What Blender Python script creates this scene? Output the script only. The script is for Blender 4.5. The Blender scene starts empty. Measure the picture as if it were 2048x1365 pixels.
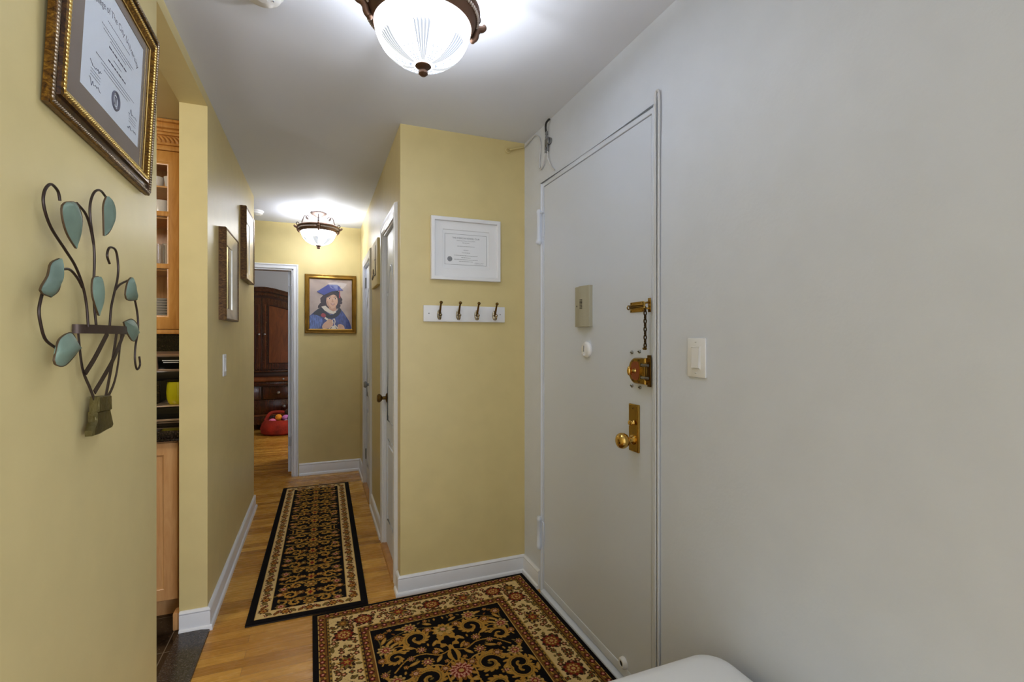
import bpy, bmesh, math, random
import numpy as np
from mathutils import Matrix, Vector

# ------------------------------------------------------------------ camera, world, exposure
SC = bpy.context.scene
COL = SC.collection
PI = math.pi
F_PX, YAW, V0, CAM_H = 968.0, 21.73, 678.0, 1.33
cam_data = bpy.data.cameras.new('camera')
cam = bpy.data.objects.new('camera', cam_data)
COL.objects.link(cam)
cam.location = (0, 0, CAM_H)
cam.rotation_euler = (PI / 2, 0, -math.radians(YAW))
cam_data.sensor_width = 36.0
cam_data.lens = 36.0 * F_PX / 2048.0
cam_data.shift_y = (V0 - 682.5) / 2048.0
cam_data.clip_start = 0.02
SC.camera = cam

world = bpy.data.worlds.new('world')
SC.world = world
world.use_nodes = True
world.node_tree.nodes['Background'].inputs[0].default_value = (0.88, 0.95, 1.07, 1)
world.node_tree.nodes['Background'].inputs[1].default_value = 0.78

SC.view_settings.view_transform = 'Standard'
SC.view_settings.look = 'None'
SC.view_settings.gamma = 1.0
SC.view_settings.use_curve_mapping = False
SC.view_settings.exposure = 0.86


def lamp(name, kind, loc, power, color=(1, 1, 1), size=0.05, rot=(0, 0, 0), size_y=None):
    d = bpy.data.lights.new(name, kind)
    d.energy = power
    d.color = color
    if kind == 'AREA':
        d.shape = 'RECTANGLE'
        d.size = size
        d.size_y = size_y or size
    else:
        d.shadow_soft_size = size
    o = bpy.data.objects.new(name, d)
    COL.objects.link(o)
    o.location = loc
    o.rotation_euler = rot
    return o


# added unseen area light behind the camera, aimed to brighten the left wall
lamp('left_wall_fill', 'AREA', (2.1, -3.3, 1.45), 62, (0.88, 0.95, 1.08), 1.8, (PI / 2, 0, math.radians(26.0)), 1.9)
# added unseen point lights that brighten the kitchen and the bedroom
lamp('kitchen_fill_light', 'POINT', (-1.5, 1.7, 2.2), 15, (1.0, 0.95, 0.88), 0.15)
lamp('bedroom_fill_light', 'POINT', (0.6, 6.4, 2.2), 22, (1.0, 0.95, 0.88), 0.15)

XL, XR, XC, YF, YB, YLE, H = -0.476, 1.092, 0.391, 2.546, 5.127, 4.285, 2.447
LAMPS = ((0.293, 1.462), (-0.005, 4.62))


# ------------------------------------------------------------------ materials
def lin(c):
    return tuple(((x / 255) / 12.92 if x / 255 <= 0.04045 else ((x / 255 + 0.055) / 1.055) ** 2.4) for x in c)


class Mat:
    """small node helper"""
    def __init__(s, name, rgb=(200, 200, 200), rough=0.5, metal=0.0, **kw):
        s.m = bpy.data.materials.new(name)
        s.m.use_nodes = True
        s.nt = s.m.node_tree
        s.b = s.nt.nodes['Principled BSDF']
        s.b.inputs['Base Color'].default_value = (*lin(rgb), 1)
        s.b.inputs['Roughness'].default_value = rough
        s.b.inputs['Metallic'].default_value = metal
        for k, v in kw.items():
            s.b.inputs[k.replace('_', ' ')].default_value = v

    def n(s, typ, **kw):
        nd = s.nt.nodes.new(typ)
        for k, v in kw.items():
            if hasattr(nd, k):
                setattr(nd, k, v)
            else:
                nd.inputs[k.replace('_', ' ')].default_value = v
        return nd

    def l(s, a, b):
        s.nt.links.new(a, b)

    def coord(s, scale=(1, 1, 1)):
        tc = s.n('ShaderNodeTexCoord')
        mp = s.n('ShaderNodeMapping')
        mp.inputs['Scale'].default_value = scale
        s.l(tc.outputs['Object'], mp.inputs['Vector'])
        return mp.outputs['Vector']

    def noise(s, scale, detail=4, rough=0.5, cs=(1, 1, 1), dist=0.0):
        t = s.n('ShaderNodeTexNoise')
        t.inputs['Scale'].default_value = scale
        t.inputs['Detail'].default_value = detail
        t.inputs['Roughness'].default_value = rough
        t.inputs['Distortion'].default_value = dist
        s.l(s.coord(cs), t.inputs['Vector'])
        return t.outputs['Fac']

    def ramp(s, fac, stops):
        r = s.n('ShaderNodeValToRGB')
        el = r.color_ramp.elements
        while len(el) < len(stops):
            el.new(0.5)
        for e, (p, c) in zip(el, stops):
            e.position = p
            e.color = (*lin(c), 1)
        s.l(fac, r.inputs['Fac'])
        return r.outputs['Color']

    def base(s, out):
        s.l(out, s.b.inputs['Base Color'])

    def bump(s, fac, strength=0.2, dist=0.002):
        b = s.n('ShaderNodeBump')
        b.inputs['Strength'].default_value = strength
        b.inputs['Distance'].default_value = dist
        s.l(fac, b.inputs['Height'])
        s.l(b.outputs['Normal'], s.b.inputs['Normal'])

    def roughness(s, fac, lo, hi):
        r = s.n('ShaderNodeMapRange')
        r.inputs['To Min'].default_value = lo
        r.inputs['To Max'].default_value = hi
        s.l(fac, r.inputs['Value'])
        s.l(r.outputs['Result'], s.b.inputs['Roughness'])


def plain(name, rgb, rough=0.5, metal=0.0, bump=None, vary=0.0, **kw):
    m = Mat(name, rgb, rough, metal, **kw)
    if vary:
        f = m.noise(9, 3)
        lo = tuple(max(0, c * (1 - vary)) for c in rgb)
        hi = tuple(min(255, c * (1 + vary)) for c in rgb)
        m.base(m.ramp(f, [(0.3, lo), (0.7, hi)]))
    if bump:
        sc, st, ds = bump
        m.bump(m.noise(sc, 3), st, ds)
    return m.m


def wood(name, dark, mid, light, cs, rough=0.35, scale=6, coat=0.0):
    m = Mat(name, mid, rough)
    f = m.noise(scale, 8, 0.62, cs, 1.2)
    m.base(m.ramp(f, [(0.28, dark), (0.5, mid), (0.74, light)]))
    m.bump(f, 0.06, 0.001)
    m.b.inputs['Coat Weight'].default_value = coat
    m.b.inputs['Coat Roughness'].default_value = 0.15
    return m.m


YELLOW = plain('yellow_satin_paint', (214, 197, 141), 0.40, bump=(230, 0.09, 0.001), vary=0.012, Specular_IOR_Level=0.38)
KYELLOW = plain('kitchen_yellow_paint', (206, 192, 146), 0.5, bump=(230, 0.1, 0.001))
CEIL = plain('white_ceiling_paint', (224, 229, 241), 0.7, bump=(60, 0.15, 0.002))
WHITEWALL = plain('white_wall_paint', (214, 220, 231), 0.5, bump=(85, 0.25, 0.002), vary=0.008)
DOORWHITE = plain('white_door_enamel', (213, 220, 233), 0.38, bump=(45, 0.12, 0.001))
TRIM = plain('white_trim_gloss', (228, 231, 238), 0.25, bump=(120, 0.05, 0.0005))
GREYWALL = plain('grey_bedroom_paint', (204, 206, 210), 0.6, bump=(90, 0.1, 0.001))
WPLASTIC = plain('white_plastic', (232, 233, 235), 0.3)
WCABLE = plain('white_cable_sheath', (206, 208, 213), 0.4)
BLACK = plain('black_rubber', (18, 18, 19), 0.45)
GAP = plain('gap_shade', (45, 44, 43), 0.9)
BRASS = plain('aged_brass', (174, 140, 70), 0.24, 1.0, vary=0.12)
BRASSDK = plain('dark_brass', (110, 84, 42), 0.35, 1.0, vary=0.15)
CHAINDK = plain('darkened_brass', (64, 48, 28), 0.35, 0.9)
BRASSLT = plain('polished_brass', (206, 168, 92), 0.14, 1.0)
COPPER = plain('copper_red_lacquer', (164, 98, 70), 0.35, 0.75)
STEEL = plain('steel', (150, 152, 155), 0.3, 1.0)
NICKEL = plain('antique_nickel', (150, 140, 120), 0.25, 1.0, vary=0.15)
BRONZE = plain('antique_bronze', (104, 78, 62), 0.42, 0.7, bump=(60, 0.2, 0.001), vary=0.22)
BRONZEDK = plain('dark_scroll_bronze', (52, 40, 33), 0.5, 0.5, vary=0.2)  # bronze darkened to offset the bulb glare on arms, canopy and rod
BRONZEBEAD = plain('rubbed_bronze_beads', (170, 158, 148), 0.4, 0.7, vary=0.2)
IRON = plain('dark_iron', (58, 46, 40), 0.42, 0.6, bump=(120, 0.2, 0.001))
IRONBAND = plain('brown_iron_band', (72, 58, 50), 0.45, 0.6, bump=(80, 0.3, 0.001), vary=0.2)
WRAP = plain('olive_bronze_foil', (86, 76, 38), 0.4, 0.6, bump=(60, 0.7, 0.004), vary=0.25)
LEAF = plain('verdigris_leaf', (112, 132, 117), 0.5, 0.1, bump=(140, 0.35, 0.001), vary=0.14)
LEAFEDGE = plain('bronze_leaf_edge', (92, 74, 52), 0.45, 0.4)
CREAM = plain('cream_canvas', (226, 208, 150), 0.6, bump=(200, 0.1, 0.001))
BEIGEPL = plain('beige_plastic', (172, 168, 148), 0.4)
PAPER = plain('white_paper', (236, 238, 240), 0.6)
DIPLOMA = plain('diploma_paper', (222, 230, 240), 0.6)
MATWHITE = plain('white_mat_board', (238, 239, 240), 0.7)
MATTAUPE = plain('taupe_mat_board', (126, 114, 106), 0.75)
MATLINE = plain('mat_bevel_dark', (58, 46, 40), 0.7)
INK = plain('grey_ink', (120, 122, 128), 0.7)
INKDK = plain('dark_ink', (88, 92, 112), 0.7)
INKLT = plain('pale_ink', (158, 160, 163), 0.7)
MIRROR = plain('mirror_silver', (225, 228, 226), 0.03, 1.0)
SILVERLEAF = plain('silver_leaf_scoop', (206, 200, 190), 0.32, 0.75, bump=(90, 0.2, 0.001), vary=0.08)
GRANITE_M = Mat('black_granite', (24, 20, 18), 0.12)
_f = GRANITE_M.noise(140, 5, 0.7)
GRANITE_M.base(GRANITE_M.ramp(_f, [(0.44, (14, 12, 11)), (0.58, (46, 36, 30)), (0.70, (104, 88, 72))]))
GRANITE = GRANITE_M.m
MAPLE = wood('honey_maple', (186, 124, 54), (205, 146, 74), (220, 164, 92), (6, 6, 0.7), 0.32, 5, 0.3)
MAPLELOW = wood('honey_maple_lower', (186, 134, 84), (202, 152, 100), (214, 168, 116), (6, 6, 0.7), 0.35, 5, 0.3)
CHERRY = wood('cherry_wood', (38, 16, 9), (58, 25, 13), (78, 36, 18), (5, 5, 0.8), 0.25, 4, 0.4)
CHERRYLT = wood('cherry_panel', (78, 38, 17), (100, 52, 23), (118, 64, 31), (4, 4, 1.0), 0.28, 4, 0.4)
CHERRYDK = plain('dark_cherry', (44, 18, 12), 0.35)  # darker cherry for moulding bands, panel beads and feet
OAKSILL = wood('oak_threshold', (150, 98, 36), (176, 120, 50), (196, 140, 64), (1, 8, 8), 0.3, 4, 0.3)
_m = Mat('dark_stone_saddle', (70, 64, 62), 0.2)
_f = _m.noise(150, 4, 0.7)
_m.base(_m.ramp(_f, [(0.42, (44, 38, 35)), (0.56, (66, 59, 56)), (0.72, (108, 98, 88))]))
EBONY = _m.m
WHITECHINA = plain('white_china', (225, 220, 212), 0.15)
CHINADK = plain('grey_china_rim', (120, 112, 104), 0.3)
YMUG = plain('yellow_glaze', (196, 190, 24), 0.15)
BLACKGLOSS = plain('black_gloss_plastic', (14, 14, 16), 0.12)
ROSECHROME = plain('champagne_chrome', (206, 180, 158), 0.32, 0.75)
REDFELT = plain('red_orange_plush', (150, 38, 16), 0.85, bump=(60, 0.5, 0.006), vary=0.18)
PINK = plain('pink_plush', (236, 120, 160), 0.85, bump=(90, 0.5, 0.004))
ORANGE = plain('orange_plush', (240, 150, 30), 0.85, bump=(90, 0.5, 0.004))
LILAC = plain('lilac_plush', (206, 120, 190), 0.85, bump=(90, 0.5, 0.004))
GREEN = plain('green_plush', (40, 160, 84), 0.85, bump=(90, 0.5, 0.004))
TEAL = plain('teal_plush', (40, 150, 150), 0.85, bump=(90, 0.5, 0.004))
BROWNFUR = plain('brown_plush', (70, 48, 32), 0.9, bump=(70, 0.8, 0.008), vary=0.3)
BENCHWHITE = plain('white_lacquer', (236, 237, 238), 0.35, bump=(30, 0.05, 0.001))

# gold / brown burl frame
_m = Mat('brown_gold_burl', (120, 80, 20), 0.3, 0.55)
_f = _m.noise(75, 6, 0.7, (1, 1, 1.6), 1.0)
_m.base(_m.ramp(_f, [(0.32, (40, 24, 10)), (0.5, (104, 68, 18)), (0.68, (160, 120, 40))]))
_m.bump(_f, 0.25, 0.001)
BURL = _m.m
_m = Mat('dark_burl_cove', (70, 44, 14), 0.3, 0.5)
_f = _m.noise(75, 6, 0.7, (1, 1, 1.6), 1.0)
_m.base(_m.ramp(_f, [(0.35, (26, 15, 8)), (0.55, (66, 40, 14)), (0.72, (116, 78, 24))]))
BURLDK = _m.m
_m = Mat('dark_wood_mottle', (80, 52, 26), 0.35, 0.35)
_f = _m.noise(45, 6, 0.7, (1, 1, 2.5), 1.0)
_m.base(_m.ramp(_f, [(0.3, (44, 26, 14)), (0.5, (92, 62, 28)), (0.7, (140, 104, 52))]))
MOTTLE = _m.m
_m = Mat('gold_rope', (206, 176, 104), 0.28, 0.9)
GOLDROPE = _m.m
ROPEDK = plain('tarnished_silver_gilt', (136, 122, 104), 0.3, 0.85, vary=0.25)
GOLDDK = plain('dark_gilt', (118, 86, 30), 0.35, 0.8, vary=0.2)
GOLD = plain('gilt', (146, 112, 50), 0.32, 0.85, vary=0.12)


def glass_mat(name, spec_tint=(1, 1, 1)):
    m = bpy.data.materials.new(name)
    m.use_nodes = True
    nt = m.node_tree
    nt.nodes.remove(nt.nodes['Principled BSDF'])
    tr = nt.nodes.new('ShaderNodeBsdfTransparent')
    gl = nt.nodes.new('ShaderNodeBsdfGlossy')
    gl.inputs['Roughness'].default_value = 0.02
    fr = nt.nodes.new('ShaderNodeFresnel')
    fr.inputs['IOR'].default_value = 1.5
    mx = nt.nodes.new('ShaderNodeMixShader')
    ge = nt.nodes.new('ShaderNodeNewGeometry')
    mu = nt.nodes.new('ShaderNodeMath')
    mu.operation = 'SUBTRACT'
    mu.use_clamp = True
    nt.links.new(fr.outputs[0], mu.inputs[0])
    nt.links.new(ge.outputs['Backfacing'], mu.inputs[1])
    nt.links.new(mu.outputs[0], mx.inputs[0])
    nt.links.new(tr.outputs[0], mx.inputs[1])
    nt.links.new(gl.outputs[0], mx.inputs[2])
    nt.links.new(mx.outputs[0], nt.nodes['Material Output'].inputs['Surface'])
    return m


GLASS = glass_mat('clear_glass')
TUMBLER = Mat('tumbler_glass', (235, 235, 230), 0.05)
TUMBLER.b.inputs['Transmission Weight'].default_value = 0.85
TUMBLER = TUMBLER.m


def shade_mat(name, strength, rgb):
    m = Mat(name, rgb, 0.25)
    m.b.inputs['Emission Color'].default_value = (*lin(rgb), 1)
    m.b.inputs['Emission Strength'].default_value = strength
    return m.m


SHADE = shade_mat('frosted_lit_glass', 4.2, (238, 246, 255))
ETCH = shade_mat('flute_shade_and_trellis', 0.30, (190, 200, 216))  # dim copy for the shaded half of each flute, also the trellis lines
ETCHLT = shade_mat('flute_lit_half', 0.58, (226, 232, 240))  # bright copy for the lit half; flute relief shading is put into the glow
SHADEWARM = shade_mat('frosted_lit_glass_bright', 14.0, (246, 248, 252))


# wood strip floor: boards run across the hall (along X)
def floor_mat():
    m = Mat('oak_strip_floor', (170, 118, 50), 0.22)
    br = m.n('ShaderNodeTexBrick')
    br.offset = 0.37
    br.offset_frequency = 2
    br.squash = 1.0
    br.inputs['Color1'].default_value = (0, 0, 0, 1)
    br.inputs['Color2'].default_value = (1, 1, 1, 1)
    br.inputs['Mortar'].default_value = (0.5, 0.5, 0.5, 1)
    br.inputs['Scale'].default_value = 1.0
    br.inputs['Brick Width'].default_value = 0.78
    br.inputs['Row Height'].default_value = 0.057
    br.inputs['Mortar Size'].default_value = 0.0006
    br.inputs['Bias'].default_value = 0.0
    m.l(m.coord(), br.inputs['Vector'])
    grain = m.noise(3.2, 9, 0.65, (2.2, 26, 1), 0.6)
    # second, coarser row tint so neighbouring boards differ
    mix = m.n('ShaderNodeMix')
    mix.data_type = 'FLOAT'
    mix.inputs[0].default_value = 0.5
    m.l(grain, mix.inputs[2])
    m.l(br.outputs['Color'], mix.inputs[3])
    col = m.ramp(mix.outputs[0], [(0.12, (146, 96, 30)), (0.40, (182, 128, 48)), (0.62, (203, 150, 62)), (0.88, (222, 172, 84))])
    seam = m.n('ShaderNodeMix')
    seam.data_type = 'RGBA'
    m.l(br.outputs['Fac'], seam.inputs[0])
    m.l(col, seam.inputs[6])
    seam.inputs[7].default_value = (*lin((92, 58, 20)), 1)
    m.base(seam.outputs[2])
    m.bump(br.outputs['Fac'], -0.25, 0.001)
    m.roughness(grain, 0.2, 0.34)
    return m.m


FLOOR = floor_mat()


def tile_mat():
    m = Mat('dark_granite_tile', (24, 20, 18), 0.12)
    f = m.noise(110, 5, 0.7)
    col = m.ramp(f, [(0.45, (16, 13, 11)), (0.58, (44, 34, 26)), (0.72, (92, 76, 58))])
    br = m.n('ShaderNodeTexBrick')
    br.offset = 0.0
    br.inputs['Scale'].default_value = 1.0
    br.inputs['Brick Width'].default_value = 0.305
    br.inputs['Row Height'].default_value = 0.305
    br.inputs['Mortar Size'].default_value = 0.0022
    m.l(m.coord(), br.inputs['Vector'])
    mx = m.n('ShaderNodeMix')
    mx.data_type = 'RGBA'
    m.l(br.outputs['Fac'], mx.inputs[0])
    m.l(col, mx.inputs[6])
    mx.inputs[7].default_value = (*lin((108, 98, 86)), 1)
    m.base(mx.outputs[2])
    return m.m


TILE = tile_mat()


# ------------------------------------------------------------------ mesh builder
I4 = Matrix.Identity(4)


def basis(origin, u, v, n):
    m = Matrix.Identity(4)
    for i in range(3):
        m[i][0], m[i][1], m[i][2], m[i][3] = u[i], v[i], n[i], origin[i]
    return m


def on_left(y, z, x=XL):   return basis((x, y, z), (0, 1, 0), (0, 0, 1), (1, 0, 0))
def on_face(x, z, y=YF):   return basis((x, y, z), (1, 0, 0), (0, 0, 1), (0, -1, 0))
def on_right(y, z, x=XR):  return basis((x, y, z), (0, -1, 0), (0, 0, 1), (-1, 0, 0))
def upright(x, y, z):      return basis((x, y, z), (1, 0, 0), (0, 1, 0), (0, 0, 1))


class MB:
    def __init__(s, M=None):
        s.v, s.f, s.mi, s.sm = [], [], [], []
        s.M = M or I4

    def add(s, vs, fs, mi=0, smooth=False, L=None):
        o = len(s.v)
        T = s.M @ L if L is not None else s.M
        for p in vs:
            s.v.append(T @ Vector(p))
        for f in fs:
            s.f.append([o + i for i in f])
            s.mi.append(mi)
            s.sm.append(smooth)
        return s

    def box(s, a, b, bev=0.0, seg=2, mi=0, L=None):
        x0, y0, z0 = a
        x1, y1, z1 = b
        vs = [(x0, y0, z0), (x1, y0, z0), (x1, y1, z0), (x0, y1, z0), (x0, y0, z1), (x1, y0, z1), (x1, y1, z1), (x0, y1, z1)]
        fs = [(0, 3, 2, 1), (4, 5, 6, 7), (0, 1, 5, 4), (1, 2, 6, 5), (2, 3, 7, 6), (3, 0, 4, 7)]
        if not bev:
            return s.add(vs, fs, mi, L=L)
        bm = bmesh.new()
        bv = [bm.verts.new(p) for p in vs]
        for f in fs:
            bm.faces.new([bv[i] for i in f])
        bmesh.ops.bevel(bm, geom=bm.edges[:], offset=bev, segments=seg, profile=0.5, affect='EDGES')
        bm.verts.index_update()
        s.add([v.co[:] for v in bm.verts], [[v.index for v in f.verts] for f in bm.faces], mi, True, L)
        bm.free()
        return s

    def lathe(s, prof, c=(0, 0, 0), segs=32, axis=2, mi=0, smooth=True, sc=(1, 1), L=None):
        """prof: (radius, height) pairs; axis 2 = third local axis, 1 = second, 0 = first"""
        vs, fs = [], []
        k = len(prof)
        for i in range(segs):
            a = 2 * PI * i / segs
            for r, h in prof:
                p = (r * math.cos(a) * sc[0], r * math.sin(a) * sc[1], h)
                if axis == 1: p = (p[0], h, p[1])
                if axis == 0: p = (h, p[0], p[1])
                vs.append((c[0] + p[0], c[1] + p[1], c[2] + p[2]))
        for i in range(segs):
            j = (i + 1) % segs
            for q in range(k - 1):
                fs.append((i * k + q, j * k + q, j * k + q + 1, i * k + q + 1))
        for q in (0, k - 1):
            if prof[q][0] > 1e-5:
                fs.append([i * k + q for i in range(segs)])
        return s.add(vs, fs, mi, smooth, L)

    def tube(s, pts, r, segs=8, closed=False, mi=0, flat=1.0, L=None):
        pts = [Vector(p) for p in pts]
        n = len(pts)
        rs = r if isinstance(r, (list, tuple)) else [r] * n
        vs, fs = [], []
        prev = None
        for i in range(n):
            if closed:
                t = pts[(i + 1) % n] - pts[i - 1]
            else:
                t = pts[min(i + 1, n - 1)] - pts[max(i - 1, 0)]
            if t.length < 1e-9: t = Vector((0, 0, 1))
            t.normalize()
            if prev is None:
                a = Vector((0, 0, 1)) if abs(t.z) < 0.9 else Vector((1, 0, 0))
                nn = t.cross(a).normalized()
            else:
                nn = (prev - t * prev.dot(t))
                nn = nn.normalized() if nn.length > 1e-6 else t.orthogonal().normalized()
            prev = nn
            b = t.cross(nn)
            for k in range(segs):
                a = 2 * PI * k / segs
                vs.append(pts[i] + nn * (rs[i] * math.cos(a)) + b * (rs[i] * flat * math.sin(a)))
        m = n if closed else n - 1
        for i in range(m):
            j = (i + 1) % n
            for k in range(segs):
                l = (k + 1) % segs
                fs.append((i * segs + k, i * segs + l, j * segs + l, j * segs + k))
        if not closed:
            fs.append(list(range(segs))[::-1])
            fs.append([(n - 1) * segs + k for k in range(segs)])
        return s.add(vs, fs, mi, True, L)

    def prism(s, poly, n0, n1, mi=0, smooth=False, L=None, bev=0.0):
        k = len(poly)
        if bev:
            cx = sum(p[0] for p in poly) / k
            cy = sum(p[1] for p in poly) / k
            def inset(p):
                d = Vector((cx - p[0], cy - p[1]))
                d = d.normalized() * bev
                return (p[0] + d.x, p[1] + d.y)
            q = [inset(p) for p in poly]
            sg = 1 if n1 > n0 else -1
            vs = [(x, y, n0) for x, y in poly] + [(x, y, n1 - sg * bev) for x, y in poly] + [(x, y, n1) for x, y in q]
            fs = [list(range(k))[::-1], [2 * k + i for i in range(k)]]
            for i in range(k):
                j = (i + 1) % k
                fs.append((i, j, k + j, k + i))
                fs.append((k + i, k + j, 2 * k + j, 2 * k + i))
            return s.add(vs, fs, mi, smooth, L)
        vs = [(x, y, n0) for x, y in poly] + [(x, y, n1) for x, y in poly]
        fs = [list(range(k))[::-1], [k + i for i in range(k)]]
        for i in range(k):
            j = (i + 1) % k
            fs.append((i, j, k + j, k + i))
        return s.add(vs, fs, mi, smooth, L)

    def sphere(s, c, r, mi=0, segs=16, rings=10, sc=(1, 1, 1), L=None):
        vs, fs = [], []
        for i in range(rings + 1):
            t = PI * i / rings
            for k in range(segs):
                a = 2 * PI * k / segs
                vs.append((c[0] + r * sc[0] * math.sin(t) * math.cos(a), c[1] + r * sc[1] * math.sin(t) * math.sin(a), c[2] + r * sc[2] * math.cos(t)))
        for i in range(rings):
            for k in range(segs):
                l = (k + 1) % segs
                fs.append((i * segs + k, (i + 1) * segs + k, (i + 1) * segs + l, i * segs + l))
        return s.add(vs, fs, mi, True, L)

    def frame(s, w, h, prof, mi=0, smooth=False, L=None, mis=None):
        """sweep profile (inset, height) round a w x h rectangle centred on the local origin, mitred"""
        vs, fs = [], []
        k = len(prof)
        for sx, sy in ((-1, -1), (1, -1), (1, 1), (-1, 1)):
            for ins, up in prof:
                vs.append((sx * (w / 2 - ins), sy * (h / 2 - ins), up))
        for i in range(4):
            j = (i + 1) % 4
            for q in range(k):
                r = (q + 1) % k
                fs.append((i * k + q, j * k + q, j * k + r, i * k + r))
        o = len(s.f)
        s.add(vs, fs, mi, smooth, L)
        if mis:
            for i in range(4):
                for q in range(k):
                    s.mi[o + i * k + q] = mis[q]
        return s

    def sweep(s, path, prof, mi=0, smooth=False):
        """straight-run moulding: profile (out, up) swept along a polyline in the floor plane, 'out' to the left of travel"""
        n = len(path)
        vs, fs = [], []
        k = len(prof)
        dirs = [Vector((path[i + 1][0] - path[i][0], path[i + 1][1] - path[i][1])).normalized() for i in range(n - 1)]
        for i in range(n):
            d0 = dirs[max(i - 1, 0)]
            d1 = dirs[min(i, n - 2)]
            n0 = Vector((-d0.y, d0.x))
            n1 = Vector((-d1.y, d1.x))
            m = (n0 + n1)
            m = m / max(1e-6, m.dot(n1))
            for o, u in prof:
                vs.append((path[i][0] + m.x * o, path[i][1] + m.y * o, u))
        for i in range(n - 1):
            for q in range(k):
                r = (q + 1) % k
                fs.append((i * k + q, (i + 1) * k + q, (i + 1) * k + r, i * k + r))
        fs.append(list(range(k)))
        fs.append([(n - 1) * k + q for q in range(k)][::-1])
        return s.add(vs, fs, mi, smooth)

    def build(s, name, mats, parent=None, label=None, angle=38):
        root = Vector((0, 0, 0))
        if parent is not None:
            p = parent
            while p.parent is not None:
                p = p.parent
            root = p.location.copy()
            shift = root
        else:
            xs = [v.x for v in s.v]; ys = [v.y for v in s.v]; zs = [v.z for v in s.v]
            shift = Vector(((min(xs) + max(xs)) / 2, (min(ys) + max(ys)) / 2, min(zs)))
            if name in WORLD_ORIGIN or name.startswith(('wall', 'floor', 'ceiling')):
                shift = Vector((0, 0, 0))
        me = bpy.data.meshes.new(name)
        me.from_pydata([tuple(v - shift) for v in s.v], [], s.f)
        if not isinstance(mats, (list, tuple)): mats = [mats]
        for m in mats: me.materials.append(m)
        me.polygons.foreach_set('material_index', s.mi)
        me.polygons.foreach_set('use_smooth', s.sm)
        bm = bmesh.new()
        bm.from_mesh(me)
        bmesh.ops.recalc_face_normals(bm, faces=bm.faces[:])
        bm.to_mesh(me)
        bm.free()
        me.set_sharp_from_angle(angle=math.radians(angle))
        me.update()
        o = bpy.data.objects.new(name, me)
        COL.objects.link(o)
        if parent is not None:
            o.parent = parent
        else:
            o.location = shift
        if label: o['label'] = label
        return o


WORLD_ORIGIN = {'kitchen_tile'}


def thing(name, label, cat, loc, group=None):
    o = bpy.data.objects.new(name, None)
    o.empty_display_size = 0.05
    COL.objects.link(o)
    o.location = loc
    o['label'] = label
    o['category'] = cat
    if group: o['group'] = group
    return o


def tag(o, label, cat, group=None, kind=None):
    o['label'] = label
    o['category'] = cat
    if group: o['group'] = group
    if kind: o['kind'] = kind
    return o


def struct(o, label=None, cat=None):
    o['kind'] = 'structure'
    if label: o['label'] = label
    if cat: o['category'] = cat
    return o


def sthing(name, loc, label=None, cat=None):
    o = bpy.data.objects.new(name, None)
    o.empty_display_size = 0.05
    COL.objects.link(o)
    o.location = loc
    return struct(o, label, cat)


def smooth_path(pts, n=8):
    """Catmull-Rom through the points"""
    P = [Vector(p) for p in pts]
    out = []
    for i in range(len(P) - 1):
        a, b, c, d = P[max(i - 1, 0)], P[i], P[i + 1], P[min(i + 2, len(P) - 1)]
        for k in range(n):
            t = k / n
            out.append(0.5 * ((2 * b) + (c - a) * t + (2 * a - 5 * b + 4 * c - d) * t * t + (3 * b - a - 3 * c + d) * t ** 3))
    out.append(P[-1])
    return out


def text_into(mb, string, size, cx, cy, n=0.0, arc=None, mi=0, width=None, align='CENTER', thick=0.0):
    """lettering as flat filled shapes in the local u,v plane"""
    cu = bpy.data.curves.new('t', 'FONT')
    cu.body = string
    cu.size = size
    cu.align_x = align
    o = bpy.data.objects.new('t', cu)
    COL.objects.link(o)
    dg = bpy.context.evaluated_depsgraph_get()
    dg.update()
    me = o.evaluated_get(dg).to_mesh()
    vs = [v.co.copy() for v in me.vertices]
    fs = [list(p.vertices) for p in me.polygons]
    o.evaluated_get(dg).to_mesh_clear()
    bpy.data.objects.remove(o)
    bpy.data.curves.remove(cu)
    if not vs: return
    if width:
        w = max(v.x for v in vs) - min(v.x for v in vs)
        k = width / w
        for v in vs: v.x *= k
    out = []
    for v in vs:
        if arc:
            a = v.x / arc
            r = arc + v.y
            out.append((cx + r * math.sin(a), cy + r * math.cos(a) - arc, n))
        else:
            out.append((cx + v.x, cy + v.y, n))
    mb.add(out, fs, mi)


def ink_line(mb, cx, cy, w, h, n, rng, mi=0, slope=0.0):
    """an illegible line of small print: word-sized bars"""
    x = -w / 2
    while x < w / 2:
        ww = min(rng.uniform(2.0, 5.0) * h, w / 2 - x)
        if ww <= 0.3 * h: break
        y = cy + slope * x
        mb.add([(cx + x, y, n), (cx + x + ww, y, n), (cx + x + ww, y + h, n), (cx + x, y + h, n)], [(0, 1, 2, 3)], mi)
        x += ww + 0.8 * h


def scrawl(mb, cx, cy, w, h, n, rng, r, mi=0):
    pts = []
    k = 14
    for i in range(k):
        pts.append((cx - w / 2 + w * i / (k - 1), cy + h * rng.uniform(-0.5, 0.5) * (1 if i < 5 else 0.6), n))
    mb.tube(smooth_path(pts, 4), r, 4, mi=mi)


# ------------------------------------------------------------------ room shell
T = 0.11   # left wall thickness
Y0, Y1 = 1.832, 2.582            # kitchen opening in the left wall
ZH = 2.398                       # header underside
mb = MB()
mb.box((XL - T, -1.4, 0), (XL, Y0, H))
mb.box((XL - T, Y0, ZH), (XL, Y1, H))
mb.box((XL - T, Y1, 0), (XL, YLE, H))
struct(mb.build('wall_left', YELLOW), 'yellow left hall wall with the kitchen opening', 'wall')

mb = MB()
mb.box((XC, YF, 0), (XR + 0.12, YF + 0.10, H))
struct(mb.build('wall_front', YELLOW), 'yellow wall with the certificate and coat hooks', 'wall')

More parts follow.
